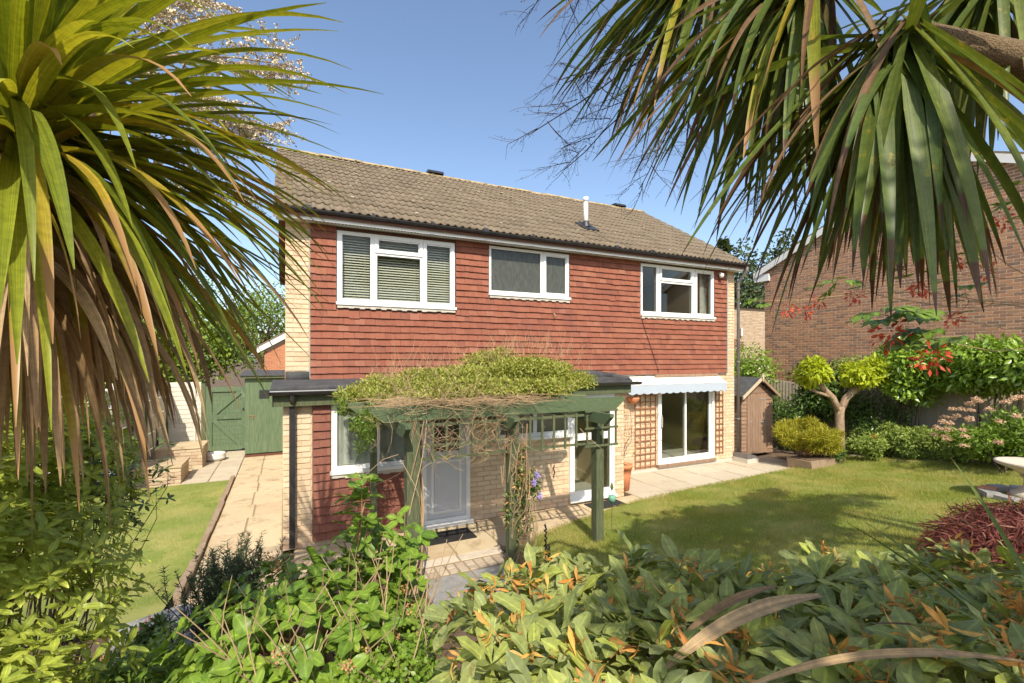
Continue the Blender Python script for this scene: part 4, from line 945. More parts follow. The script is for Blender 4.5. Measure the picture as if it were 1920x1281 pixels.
for i in range(5):
    y = 2.6 + 1.0 * i; obj('post', MB().box(-2.79, -2.71, y - .035, y + .035, 0, 1.95), 'gutter_black' if i % 2 else 'post_green', wf)
    if i < 4: 
        for j in range(5): obj('panel_board', MB().box(-2.765, -2.745, y + .04, y + .96, .1 + .37 * j, .45 + .37 * j), 'fence_pale' if i > 1 else 'stone_grey', wf)
def low_wall(x0, x1, y0, y1, h, label):
    t = root('low_brick_wall', label, 'wall', ((x0 + x1) / 2, (y0 + y1) / 2, 0), 'low brick walls beside the rear paving')
    c = obj('wall_core', MB().box(x0 + .012, x1 - .012, y0 + .012, y1 - .012, -.05, h - .045), 'mortar_buff', t)
    lay(bond(x0, x1, 0, h - .045, []), c, 'brick_pale', 'brick', 'y', y0 + .012)
    b = unit_brick().mesh('brick'); b.materials.append(MATS['brick_pale'])
    for a, e, z0, z1 in bond(y0, y1, 0, h - .045, [], off=1): put('brick', b, None, c, loc=(x1 - .012, (a + e) / 2, (z0 + z1) / 2), rot=(0, 0, math.pi / 2), scl=(e - a - .01, .012, z1 - z0 - .01))
    n = max(1, int((x1 - x0) / .45)); st = (x1 - x0 + .04) / n
    for i in range(n): obj('coping', MB().box(x0 - .02 + st * i + .003, x0 - .02 + st * (i + 1) - .003, y0 - .02, y1 + .02, h - .044, h), 'slab_buff', t)
low_wall(-2.68, -1.90, 3.38, 4.25, .36, 'low brick planter wall with pale coping nearest the small side lawn')
low_wall(-2.60, -1.72, 4.75, 5.6, .50, 'taller low brick wall behind, next to the white bowl')
tag(obj('stone_bowl', MB().lathe((-1.55, 5.55, 0), [(.16, .0), (.21, .05), (.22, .09), (.20, .10), (.22, .15), (.21, .19), (.15, .19), (.14, .12)], 22), 'far_render', smooth=True), 'round white bowl standing on the paving by the gate', 'bowl')
gh = root('greenhouse', 'white framed glazed lean-to half hidden by the left shrub', 'greenhouse', (-4.6, 5.4, 0))
fr = MB()
for x in (-6.2, -5.6, -5.0, -4.4, -3.8, -3.2):
    fr.box(x - .025, x + .025, 4.2, 4.25, 0, 1.45); fr.bar((x, 4.225, 1.45), (x, 6.0, 1.75), .05, .05)
fr.box(-6.2, -3.2, 4.19, 4.26, 1.42, 1.5).box(-6.2, -3.2, 4.19, 4.26, .0, .5).box(-6.2, -3.15, 5.97, 6.04, 1.7, 1.8).box(-3.225, -3.175, 5.95, 6.0, 0, 1.75)
obj('frame', fr, 'fence_pale', gh)
for i in range(5):
    x = -6.2 + .6 * i; obj('pane', MB().box(x + .026, x + .574, 4.222, 4.228, .501, 1.419), 'glass_store', gh)
    obj('roof_pane', MB().add([(x + .026, 4.26, 1.485), (x + .574, 4.26, 1.485), (x + .574, 5.95, 1.765), (x + .026, 5.95, 1.765)], [(0, 1, 2, 3)]), 'glass_store', gh)
# right-hand fence
rf_ = root('board_fence', 'weathered vertical board fence along the right boundary under the hedge', 'fence', (13.85, -1, 0))
y = -6.2; k = 0
while y < 4.2:
    top = 1.78 + max(0, -3.4 - y) * .33 + max(0, y - .8) * .11; zb = zt(13.8, y) - .05; tilt = .018
    obj('board', MB().add([(13.85, y, zb), (13.85, y + .104, zb), (13.85, y + .104, top), (13.85, y, top), (13.838, y, zb), (13.822, y + .104, zb), (13.822, y + .104, top + U(-.012, .006)), (13.838, y, top)],
        [(0, 1, 2, 3), (7, 6, 5, 4), (4, 5, 1, 0), (3, 2, 6, 7), (0, 3, 7, 4), (5, 6, 2, 1)]), 'fence_wood', rf_); y += .1
for z in (.6, 1.5): obj('rail', MB().box(13.853, 13.92, -6.2, 4.2, z, z + .08), 'fence_wood', rf_)
# ------------------------------------------------------------------ right-hand garden
def trunk_tree(name, label, base, h, r, B, nleaf, size, mt, bark='bark', tmpl=None, cat='tree', group=None, limbs=6, up=.3, inner=.4):
    t = root(name, label, cat, base, group); k = MB(); b = Vector(base)
    top = b + Vector((U(-.1, .1), U(-.1, .1), h)); branchy(k, b - Vector((0, 0, .1)), top, r, r * .6, .03, 6, 8)
    for i in range(limbs):
        q = B[RN.randrange(len(B))]; s = b.lerp(top, U(.55, 1.0)); branchy(k, s, q[:3], r * .45, r * .1, .08, 5, 5)
    obj('trunk', k, bark, t, True); crown('crown', B, nleaf, size, mt, t, tmpl, up, inner); return t
def bush(name, label, base, B, n, size, mt, tmpl=None, cat='shrub', group=None, up=.3, inner=.45, stems=8, twig='twig_dark'):
    t = root(name, label, cat, base, group); k = MB()
    for i in range(stems):
        q = B[RN.randrange(len(B))]; branchy(k, (base[0] + U(-.1, .1), base[1] + U(-.1, .1), base[2] - .05), q[:3], .014, .004, .1, 5, 5, RN.random())
    obj('stems', k, twig, t); crown('foliage', B, n, size, mt, t, tmpl, up, inner); return t
LF = leaf_tmpl(.42, 4, .12, .2)
LFs = leaf_tmpl(.42, 3, .12, .2)
def G(x, y): return (x, y, zt(x, y))
# laurel hedge: several shrubs
for i, (x, y, z, rx, ry, rz, n, lb) in enumerate((
        (13.15, -2.2, 2.22, .85, 1.0, .78, 6500, 'glossy bright laurel rising against the dark brick gable right of the pollarded tree'),
        (13.1, -3.6, 2.28, .85, 1.1, .58, 6500, 'wide glossy laurel hanging over the middle of the board fence'),
        (12.95, -5.1, 2.45, .8, 1.0, .65, 4500, 'laurel at the right picture edge above the raised fence section'),
        (13.2, .0, 1.65, .7, .9, .8, 2600, 'darker laurel behind the pollarded tree'))):
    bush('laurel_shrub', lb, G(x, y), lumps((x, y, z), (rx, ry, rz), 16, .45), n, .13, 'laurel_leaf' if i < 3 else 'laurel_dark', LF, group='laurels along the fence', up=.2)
bush('tall_shrub', 'tall green shrub right behind the garden shed', G(13.0, 2.6), lumps((13.2, 2.2, 2.0), (.9, 1.3, 1.05), 18, .42), 5200, .10, 'laurel_leaf', LFs)
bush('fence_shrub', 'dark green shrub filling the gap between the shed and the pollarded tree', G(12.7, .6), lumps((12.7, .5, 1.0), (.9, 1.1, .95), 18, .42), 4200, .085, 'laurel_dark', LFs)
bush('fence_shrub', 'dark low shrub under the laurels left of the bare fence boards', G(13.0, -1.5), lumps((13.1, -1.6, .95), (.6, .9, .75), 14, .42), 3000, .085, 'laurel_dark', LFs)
bush('grey_shrub', 'soft grey green shrub peeping out above the pollarded tree', G(13.4, -.7), lumps((13.5, -.8, 2.1), (.4, .7, .5), 10, .42), 2200, .06, 'cover_leaf')
bush('copper_shrub', 'copper leaved shrub in front of the distant pale building', (14.6, 4.6, 0), lumps((14.7, 4.6, 2.75), (.7, .9, .85), 12, .42), 2600, .09, 'copper_leaf')
# pollarded tree
pb = G(11.75, -1.5)
pl = root('pollarded_tree', 'small pollarded tree with two lime green leafy heads on a forked trunk', 'tree', pb)
k = MB(); fk = Vector((11.74, -1.5, 1.38))
k.tube([Vector(pb) - Vector((0, 0, .1)), (11.75, -1.5, .7), (11.74, -1.5, 1.2), fk], [.12, .10, .095, .105], 12)
k.tube([fk + Vector((.0, 0, -.15)), fk + Vector((-.16, .06, .22)), fk + Vector((-.42, .18, .50)), fk + Vector((-.6, .24, .66))], [.085, .068, .062, .07], 10)
k.tube([fk + Vector((.0, 0, -.15)), fk + Vector((.16, -.05, .20)), fk + Vector((.38, -.16, .42)), fk + Vector((.55, -.26, .58))], [.085, .08, .08, .085], 10)
k.tube([fk + Vector((-.16, .06, .22)), fk + Vector((-.5, .2, .34)), fk + Vector((-.66, .3, .42))], [.045, .036, .03], 8)
obj('trunk', k, 'bark_tan', pl, True)
crown('left_crown', np.vstack([lumps((11.16, -1.25, 2.22), (.42, .38, .32), 14, .5)]), 2600, .12, 'lime_leaf', pl, LFs, .05, sv=.5)
crown('right_crown', np.vstack([lumps((12.05, -1.68, 2.12), (.36, .36, .27), 12, .5), lumps((12.42, -1.95, 2.17), (.40, .36, .31), 14, .5)]), 3600, .12, 'lime_leaf', pl, LFs, .05, sv=.5)
# planter with ball shrub
pt = root('stone_planter', 'brown stone trough holding the round golden shrub at the patio end', 'planter', (10.85, -1.3, 0))
obj('trough', MB().prism([(10.45, -.02), (11.35, -.02), (11.4, .24), (10.4, .24)], -1.66, -1.1, 'y'), 'stone_trough', pt)
obj('soil', MB().box(10.46, 11.34, -1.62, -1.14, .241, .26), 'soil', pt)
pp_ = []
for i in range(90): pp_.append(0)
bs = root('golden_shrub', 'rounded golden green conifer shrub growing in the stone trough', 'shrub', (10.85, -1.3, .3))
k = MB()
for i in range(40): branchy(k, (10.9 + U(-.2, .2), -1.3 + U(-.15, .15), .3), (10.9 + U(-.6, .6), -1.3 + U(-.4, .4), U(.5, .9)), .010, .004, .15, 4, 4, RN.random())
obj('stems', k, 'twig_red', bs)
B = np.vstack([lumps((10.72, -1.35, .74), (.72, .62, .42), 34, .34), lumps((11.25, -1.45, .58), (.52, .5, .34), 18, .36)])
crown('foliage', B, 26000, .075, 'yew_leaf', bs, blade(.2), .75, .35, jit=.7, sv=.6)
bush('trailing_plant', 'dark trailing plant hanging over the right end of the stone trough', (11.4, -1.7, .05), lumps((11.45, -1.62, .30), (.25, .2, .22), 6, .5), 700, .05, 'laurel_dark', LFs, stems=3)
# kerb along the bed, ground cover, flowers
kb = root('bed_kerb', 'curved grey stone edging between the lawn and the fence border', 'edging', G(12.6, -3))
y = -1.3
while y > -6.6:
    x = back_edge(y) + .0; x2 = back_edge(y - .5); z = zt(x, y) + .05
    obj('edging_stone', MB().obox(((x + x2) / 2 + .12, y - .25, z - .06), ((x2 - x) / 2 * .98, -.245, 0), (.15, 0, 0), (0, 0, .07)), 'stone_grey', kb); y -= .5
covers = ['bright ground cover right of the golden shrub below the pollarded tree', 'leafy ground cover in the middle of the border behind the kerb', 'pale flecked ground cover below the bare fence boards', 'ground cover left of the pink hydrangea', 'ground cover at the foot of the pink hydrangea', 'ground cover at the far right end of the border']
for i, lb in enumerate(covers):
    y = -1.6 - .6 * i; x = 12.75 - .07 * i; bush('ground_cover', lb, G(x, y), lumps((x, y, zt(x, y) + .36), (.42, .55, .46), 22, .34), 4200, .07, 'cover_leaf', LFs, 'ground cover', 'border ground cover', .4, stems=4)
t = root('day_lily', 'small plant with orange flowers beside the golden shrub', 'plant', G(12.0, -2.1))
crown('foliage', lumps((12.05, -2.05, .5), (.3, .3, .4), 10, .4), 1500, .07, 'cover_leaf', t, LFs, .6)
crown('flower', lumps((12.0, -2.1, .75), (.12, .12, .06), 4, .5), 40, .05, 'azalea_flower', t, LFs)
hy = bush('pink_hydrangea', 'hydrangea with faded pink flower heads in front of the right fence', G(11.7, -4.35), np.vstack([lumps((11.8, -4.2, 1.05), (.65, .75, .62), 18, .4), lumps((11.7, -4.8, 1.0), (.6, .6, .6), 12, .4)]), 4600, .085, 'hydrangea_leaf', LFs)
n = 0
while n < 64:
    d_ = rdir(1)[0]
    if d_[0] > .35 or d_[2] < -.25: continue
    c = np.array((11.75, -4.4, 1.08)) + d_ * np.array((.72, 1.05, .72)) * U(.92, 1.06); q = 70
    D_ = rdir(q); D_[:, 2] = np.abs(D_[:, 2]); P_ = c + D_ * np.array((.062, .062, .05)); scatter('flower_head', diamond(.8, .05), P_, rdir(q), D_ + rdir(q) * .5, .030, 'pink_petal', hy); n += 1
gl = root('garden_spotlight', 'small black spotlight on a stake at the lawn edge', 'spotlight', G(12.1, -2.0))
zz = zt(12.1, -2.0); obj('stake', MB().tube([(12.1, -2.0, zz - .05), (12.1, -2.0, zz + .1)], .012, 8), 'lamp_black', gl)
obj('lamp_head', MB().lathe((12.1, -2.0, zz + .08), [(.05, 0), (.075, .03), (.08, .16), (.065, .19), (.03, .20)], 16), 'lamp_black', gl, True)
bb = root('bird_bath', 'pale stone bird bath on the lawn at the right picture edge', 'bird bath', G(9.62, -5.32))
zb = zt(9.62, -5.32); obj('basin', MB().lathe((9.62, -5.32, zb + .34), [(.13, 0), (.24, .07), (.42, .15), (.44, .19), (.40, .195), (.2, .15), (.05, .14)], 28), 'stone', bb, True)
obj('pedestal', MB().lathe((9.62, -5.32, zb), [(.27, 0), (.27, .08), (.2, .12), (.14, .18), (.13, .28), (.17, .338)], 24), 'stone', bb, True)
for i in range(11):
    a = 2 * math.pi * i / 11; obj('base_stone', MB().obox((9.62 + .5 * math.cos(a), -5.32 + .5 * math.sin(a), zb + .03), (.09 * math.cos(a), .09 * math.sin(a), 0), (-.12 * math.sin(a), .12 * math.cos(a), 0), (0, 0, .045)), 'stone_grey' if i % 3 else 'brick_orange', bb)
# red thread-leaf acer
ac = root('red_acer', 'low dark red thread leaved acer at the right edge of the lawn', 'shrub', G(5.75, -6.42))
k = MB(); zc = zt(5.75, -6.42)
for i in range(26): branchy(k, (5.75, -6.42, zc), (5.75 + U(-.6, .6), -6.42 + U(-.5, .5), zc + U(.25, .55)), .015, .004, .15, 5, 5, RN.random())
obj('stems', k, 'twig_dark', ac)
n = 15000; d_ = rdir(n); d_[:, 2] = np.abs(d_[:, 2]); P_ = np.array((5.75, -6.42, zc + .16)) + d_ * np.array((.75, .64, .46)) * NP.uniform(.55, 1.03, (n, 1)) * (1 + .12 * np.sin(d_[:, :1] * 9) * np.cos(d_[:, 1:2] * 8))
scatter('foliage', leaf_tmpl(.10, 4, .05, .45), P_, d_ * np.array((1, 1, .2)) + NP.normal(size=(n, 3)) * .5 - np.array((0, 0, .25)), d_ + NP.normal(size=(n, 3)) * .4, .11 * NP.uniform(.6, 1.3, n), 'acer_red', ac, 'stuff')
# palmate tree with red winged seeds reaching in from the right
at_ = root('seed_acer', 'maple branches with palmate leaves and red seed clusters reaching in from the right', 'tree', G(6.2, -7.0))
k = MB(); zb = zt(6.2, -7.0); k.tube([(6.2, -7.0, zb - .1), (6.15, -6.95, 1.6), (6.1, -6.85, 2.8), (5.9, -6.7, 4.0)], [.10, .085, .07, .04], 10)
def palm_leaf(c, s, parent, tilt):
    C_ = np.array([c]); ang = np.radians([-105, -62, -30, 0, 30, 62, 105][1:6]); ax = nrm(np.array([tilt]))[0]; sd2 = nrm(np.cross(ax, (0, 0, 1.))[None])[0]; nn = np.cross(sd2, ax)
    A_ = np.array([ax * math.cos(a) + sd2 * math.sin(a) for a in ang]); S_ = s * np.array([.72, .92, 1.0, .92, .72])
    scatter('leaf', leaf_tmpl(.42, 5, .1, .18, .5), np.repeat(C_, 5, 0), A_ + nn * .12, np.repeat(nn[None], 5, 0), S_, 'acer_green', parent, smooth=True)
def seeds(c, parent, n=36, r=.07):
    D_ = rdir(n); scatter('seed_cluster', leaf_tmpl(.45, 3), np.array(c) + D_ * r * NP.uniform(.2, 1, (n, 1)), D_ - np.array((0, 0, .6)), rdir(n), .04, 'seed_red', parent, 'stuff')
for tip, nl, ns in (((4.55, -5.75, 3.30), 7, 2), ((4.3, -5.35, 3.22), 6, 2), ((4.95, -6.1, 3.55), 6, 2), ((5.1, -6.05, 3.05), 5, 1), ((3.95, -5.05, 3.05), 5, 2), ((4.9, -6.45, 3.75), 5, 1)):
    tp = Vector(tip); pp = branchy(k, (6.05, -6.8, 3.0 + U(-.3, .3)), tp, .006, .002, .14, 8, 5)
    for i in range(nl):
        q = pp[-1].lerp(pp[-3], RN.random()) + Vector((U(-.13, .13), U(-.13, .13), U(-.1, .14))); branchy(k, pp[-2] if RN.random() < .5 else pp[-3], q, .003, .0015, .1, 3, 4); palm_leaf(q, U(.10, .15), at_, np.array((-.6 + U(-.5, .5), U(-.7, .7), -.25 + U(-.3, .3))))
    for i in range(ns): q = pp[-1].lerp(pp[-3], RN.random()) - Vector((0, U(-.1, .1), U(.08, .18))); branchy(k, pp[-2], q, .003, .0015, .1, 3, 4); seeds(q, at_)
for tip in ((2.85, -6.72, 2.74), (3.0, -6.82, 2.62)):
    tp = Vector(tip); pp = branchy(k, (6.05, -6.95, 2.6), tp, .006, .002, .10, 8, 5)
    for i in range(7): q = tp + Vector((U(-.15, .16), U(-.12, .12), U(-.04, .06))); branchy(k, tp, q, .003, .0015, .1, 3, 4); palm_leaf(q, U(.11, .15), at_, np.array((-.8 + U(-.4, .4), U(-.6, .6), -.35)))
    seeds(tp + Vector((.0, .0, -.10)), at_, 50, .08)
obj('trunk', k, 'twig_tan', at_, True)
bush('boundary_shrub', 'loose green shrub on the left boundary in front of the greenhouse', G(-3.5, 3.2), lumps((-3.5, 3.0, 1.15), (.75, .9, .95), 16, .4), 3600, .09, 'tree_leaf', LFs)
bush('boundary_shrub', 'bushy green shrub left of the small side lawn nearer the viewer', G(-3.9, .6), lumps((-3.9, .6, 1.1), (.9, 1.1, 1.0), 16, .4), 4000, .09, 'bush_leaf', LFs)
# background trees
def treeB(c, r, n=16, s=.42): return lumps(c, r, n, s)
for i, (x, y, z, rx, rz, n, lb) in enumerate((
        (-3.2, 13.0, 2.8, 2.2, 2.1, 9000, 'bright green tree right behind the green gate'), (-6.5, 12.0, 3.2, 2.4, 2.6, 9000, 'broad tree behind the pale fence panel'),
        (-1.2, 24.0, 4.2, 3.0, 3.4, 8000, 'tree left of the house corner beyond the orange brick house'), (-10.5, 12, 3.4, 3.0, 2.9, 8000, 'leafy tree behind the greenhouse'), (-7, 26, 5.0, 4.2, 4.0, 8000, 'large distant tree seen through the palm leaves'), (-13.5, 9, 3.6, 2.6, 3.0, 5000, 'tree at the far left boundary'))):
    trunk_tree('garden_tree', lb, (x, y, 0), z, .22, treeB((x, y, z), (rx, rx * .9, rz), 26, .36), n, .17, 'tree_leaf', group='trees behind the left boundary', tmpl=diamond(.6))
for x, y, z, rx, rz, n, mt, lb in ((25.5, 17, 5.6, 3.0, 3.6, 7000, 'tree_leaf', 'rounded green tree between the two houses'), (31, 14, 8.0, 3.0, 4.2, 5000, 'conifer_leaf', 'tall hazy tree above the neighbouring eaves'), (27, 21, 7.6, 2.0, 2.6, 3000, 'conifer_leaf', 'dark tree top just above the roof end')):
    trunk_tree('distant_tree', lb, (x, y, 0), z, .3, treeB((x, y, z), (rx, rx, rz), 20, .36), n, .30, mt, tmpl=diamond(.6))
ft = root('fir_tree', 'pointed fir tree far behind the right end of the roof', 'tree', (30, 17, 0)); k = MB(); k.tube([(30, 17, -.1), (30, 17, 11.6)], [.3, .02], 8)
n = 4200; h = NP.uniform(2, 11.6, n); a = NP.uniform(0, 6.28, n); rr = (11.9 - h) * .26 * (.55 + .45 * np.sin(h * 7)) * np.sqrt(NP.random(n)) + .05
P_ = np.stack([30 + rr * np.cos(a), 17 + rr * np.sin(a), h - rr * .2], 1); scatter('crown', diamond(.4), P_, np.stack([np.cos(a), np.sin(a), -.1 + 0 * a], 1) + NP.normal(size=(n, 3)) * .2, np.tile((0., 0, 1), (n, 1)), .42, 'conifer_leaf', ft, 'stuff'); obj('trunk', k, 'bark', ft)

# ------------------------------------------------------------------ foreground: cordylines
def strap(base, d, L, W, droop, mt, parent, name='leaf', twist=0., seg=13, kink=0, side=None, start=0.):
    d = Vector(d).normalized(); p = Vector(base) + d * start; sd0 = d.cross(Vector((0, 0, 1))) if side is None else Vector(side)
    if sd0.length < .15: sd0 = Vector((U(-1, 1), U(-1, 1), 0))
    sd0.normalize(); V, F, al = [], [], []; kk = U(.45, .75)
    for i in range(seg + 1):
        s = i / seg; wd = W * min(1, .42 + 1.9 * s) * max(0.02, 1 - s ** 2.6) ** .8
        d2 = d; sx = sd0 - d2 * sd0.dot(d2); sx = sx.normalized(); nn = sx.cross(d2)
        a = twist * s; sx, nn = sx * math.cos(a) + nn * math.sin(a), nn * math.cos(a) - sx * math.sin(a)
        V += [p - sx * wd / 2 + nn * wd * .17, p + Vector((0, 0, 0)), p + sx * wd / 2 + nn * wd * .17]; al += [s] * 3
        dr = droop * (.35 + 1.5 * s) + (kink if abs(s - kk) < .06 else 0)
        d = (d + Vector((0, 0, -dr / seg))).normalized(); p = p + d * (L / seg)
    for i in range(seg):
        a = i * 3; F += [(a, a + 1, a + 4, a + 3), (a + 1, a + 2, a + 5, a + 4)]
    me = big_mesh(name, np.array(V), np.array(F), None, tuple(wl(parent)), np.array(al))
    return put(name, me, mt, parent, True)
def azel(a, e): return Vector((math.cos(a) * math.cos(e), math.sin(a) * math.cos(e), math.sin(e)))
def head(c, parent, n, L, W, mats, elr=(-1.0, 1.35), droop=(.5, .9), stem=.1, dead=.25, bias=None):
    """a rosette: upper leaves stiff and fresh, lower ones dead and hanging"""
    c = Vector(c)
    for i in range(n):
        t = (i + .5) / n; e = elr[0] + (elr[1] - elr[0]) * t ** .9; a = i * 2.39996 + U(-.2, .2)
        d = azel(a, e); l = L * U(.82, 1.1); b = c + Vector((d.x * .02, d.y * .02, stem * (t - .5)))
        if t < dead: strap(b, d, l * U(.8, 1.0), W * U(.55, .9), U(1.6, 2.8), mats[2], parent, twist=U(-1.6, 1.6), kink=U(0, 1.6))
        elif t < dead + .16: strap(b, d, l, W * U(.8, 1.05), U(1.0, 1.7), mats[1], parent, twist=U(-.5, .5), kink=U(0, 1.2) if RN.random() < .4 else 0)
        else: strap(b, d, l, W * U(.85, 1.1), U(*droop), mats[0], parent, twist=U(-.25, .25), kink=U(.5, 1.5) if RN.random() < .1 else 0)
lc = root('cabbage_palm', 'large cabbage palm with sword leaves and a brown dead skirt on the left', 'palm', G(-1.35, -6.15))
zb = zt(-1.35, -6.15); k = MB(); k.tube([(-1.35, -6.15, zb - .1), (-1.22, -6.17, 1.8), (-.96, -6.2, 2.6), (-.70, -6.23, 3.2)], [.10, .085, .075, .055], 12)
k.tube([(-1.08, -6.2, 2.3), (-.95, -5.8, 3.0), (-.75, -5.35, 3.7), (-.72, -5.2, 3.95)], [.07, .06, .055, .05], 10); obj('trunk', k, 'cord_trunk', lc, True)
LC = Vector((-.70, -6.23, 3.15))
for i in range(760):
    t = (i + .5) / 760; a = i * 2.39996 + U(-.2, .2)
    if math.cos(a - 3.9) > .4 and RN.random() < .75: continue          # most leaves left out towards the sun, to let light onto the left shrub
    if i < 280:            # dead skirt
        e = U(-1.2, -.15); strap(LC + Vector((0, 0, -.34 + .3 * RN.random())), azel(a, e), U(.55, .9), .048 * U(.4, .9), U(1.0, 2.6), 'cord_dead' if RN.random() < .82 else 'cord_yellow', lc, twist=U(-1.8, 1.8), kink=U(0, 1.6))
    elif i < 400: strap(LC + Vector((0, 0, U(-.1, .05))), azel(a, U(-.4, .45)), U(.8, 1.0), .044 * U(.7, 1.0), U(.7, 1.7), 'cord_yellow', lc, twist=U(-.5, .5), kink=U(.4, 1.5) if RN.random() < .4 else 0)
    else: strap(LC + Vector((0, 0, U(-.08, .12))), azel(a, -.62 + 1.95 * ((i - 400) / 360) ** 1.15), U(.84, 1.06), .045 * U(.7, 1.08), U(.3, 1.15), 'cord_green', lc, twist=U(-.3, .3), kink=U(.5, 1.4) if RN.random() < .1 else 0)
head((-.80, -5.2, 3.95), lc, 110, .85, .042, ('cord_green', 'cord_green', 'cord_yellow'), (-.7, 1.3), (.4, .9), .12, .1)
def panicle(base, tip, spread, parent, mt, flower, nb=16, rad=.005, droop=.3, dens=26, stem_name='flower_stalk'):
    k = MB(); base, tip = Vector(base), Vector(tip); ax = tip - base; P_ = []
    main = branchy(k, base, tip, rad, rad * .4, .05, 8, 5)
    for i in range(nb):
        t = .25 + .75 * i / nb; p = base.lerp(tip, t); d = (azel(U(0, 6.28), U(-.3, .6)) + ax.normalized() * .7).normalized() * spread * (1.15 - t * .6)
        q = p + d + Vector((0, 0, -droop * spread * .4)); pp = branchy(k, p, q, rad * .45, rad * .2, .08, 5, 4)
        for j in range(7):
            s = pp[1].lerp(pp[-1], j / 6); e = s + (azel(U(0, 6.28), U(-.6, .4)) + d.normalized() * .8).normalized() * spread * U(.25, .48) + Vector((0, 0, -droop * .05)); p2 = branchy(k, s, e, rad * .22, rad * .12, .1, 4, 3)
            for u in range(dens): P_.append(tuple(p2[0].lerp(p2[-1], RN.random()) + Vector((U(-1, 1), U(-1, 1), U(-1, 1))) * .006))
    obj(stem_name, k, mt, parent)
    if flower: P_ = np.array(P_); n = len(P_); scatter('blossom', diamond(.8, .2), P_, rdir(n), rdir(n), (.0125 * NP.uniform(.6, 1.4, n)), flower, parent, 'stuff')
    elif P_:
        P_ = np.array(P_[::5]); n = len(P_); scatter('seed_husks', diamond(.8, .2), P_, rdir(n), rdir(n), .0055, mt, parent, 'stuff')
for bt in (((-.74, -5.3, 3.85), (-.15, -5.0, 3.82)), ((-.74, -5.3, 3.9), (.05, -5.05, 4.22)), ((-.74, -5.3, 3.9), (-.45, -5.1, 4.45)), ((-.8, -5.3, 3.85), (-.3, -4.7, 3.55))):
    panicle(*bt, .34, lc, 'twig_tan', 'flower_cream', 20, .007, .2, 34)
rc = root('cabbage_palm', 'cabbage palm with drooping shaded leaves hanging in from the upper right', 'palm', G(2.75, -7.6))
zb = zt(2.75, -7.6); k = MB(); k.tube([(2.75, -7.6, zb - .1), (2.75, -7.6, 1.6), (2.6, -7.6, 2.75), (2.2, -7.56, 3.26), (1.8, -7.5, 3.35), (1.42, -7.45, 3.32)], [.11, .09, .07, .045, .038, .034], 14)
k.tube([(2.6, -7.6, 2.75), (2.5, -7.5, 3.6), (2.2, -7.3, 4.1), (1.75, -7.05, 4.1), (1.30, -7.02, 3.68)], [.07, .055, .045, .04, .035], 10)
k.tube([(2.2, -7.3, 4.1), (1.9, -6.9, 4.5), (1.55, -6.75, 4.14)], [.045, .04, .035], 10); k.tube([(2.5, -7.5, 3.6), (2.15, -7.4, 3.95), (1.95, -7.4, 3.72)], [.045, .04, .035], 10)
obj('trunk', k, 'cord_trunk', rc, True)
RT, FW, DN = Vector((math.cos(HEAD), -math.sin(HEAD), 0)), Vector((math.sin(HEAD), math.cos(HEAD), 0)), Vector((0, 0, -1))
def curtain(c, n, lo, hi, L, W, up=10, fw=(-.5, .8)):
    for i in range(n + up):
        if i < n: phi = lo + (hi - lo) * ((i * .618034) % 1); d = DN * math.cos(phi) + RT * math.sin(phi) + FW * U(*fw) + Vector((0, 0, U(0, .35)))
        else: d = azel(i * 2.4, U(.0, 1.1))
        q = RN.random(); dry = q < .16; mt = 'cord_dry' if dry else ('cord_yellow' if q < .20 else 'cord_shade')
        strap(Vector(c) + Vector((U(-.05, .05), U(-.05, .05), U(-.04, .05))), d, L * U(.8, 1.15), W * U(.6, 1.12) * (.55 if dry else 1), U(.35, 1.1), mt, rc, twist=U(-.6, .6) if not dry else U(-2, 2), kink=U(0, .8) if dry else 0)
def at(px, py, t): u = (px - 960) / 878; return CAM + FW * t + RT * (u * t) + Vector((0, 0, (672 - py) / 878 * t))
HA, HB, HC, HD = at(1690, 70, 1.15), at(1510, -50, 1.35), at(1360, -110, 1.75), at(1850, -40, 1.45)
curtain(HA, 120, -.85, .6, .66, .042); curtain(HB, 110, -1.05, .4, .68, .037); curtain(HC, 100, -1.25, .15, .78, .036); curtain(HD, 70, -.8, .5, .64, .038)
for bt in (((1.6, -6.75, 4.0), (.98, -6.2, 3.52)), ((1.6, -6.75, 4.0), (1.08, -6.35, 3.70)), ((1.6, -6.75, 4.05), (.85, -6.55, 3.92)), ((1.7, -6.7, 4.0), (1.75, -6.05, 3.45)), ((1.6, -6.75, 4.0), (1.2, -6.15, 3.42)), ((1.95, -7.1, 3.7), (2.1, -6.6, 3.3))):
    panicle(*bt, .27, rc, 'twig_dark', None, 14, .005, .5, 26)
# sword-leaved plant at the lower right edge
ph = root('flax_plant', 'sword leaved plant whose long leaves cross the lower right corner', 'plant', G(1.8, -7.5))
FB = at(2060, 1330, 1.25)
for px, py, t, W, dr in ((1596, 976, 1.55, .050, .35), (1625, 985, 1.75, .024, .3), (1785, 868, 1.9, .022, .3), (1640, 1190, 1.1, .040, .5), (1560, 1262, 1.05, .034, .5), (1700, 1120, 1.35, .03, .6), (2150, 900, 1.6, .045, .4), (2200, 1000, 1.2, .045, .5), (2000, 820, 1.9, .04, .4)):
    tp = at(px, py, t); d = tp - FB; L = d.length; strap(FB + Vector((U(-.02, .02), U(-.02, .02), U(-.02, .02))), d + Vector((0, 0, dr * .52 * L)), L * 1.03, W, dr, 'cord_shade', ph, twist=U(-.3, .3))
obj('stem', MB().tube([(FB.x + .03, FB.y, zt(FB.x, FB.y) - .05), tuple(FB)], [.05, .035], 10), 'cord_trunk', ph, True)

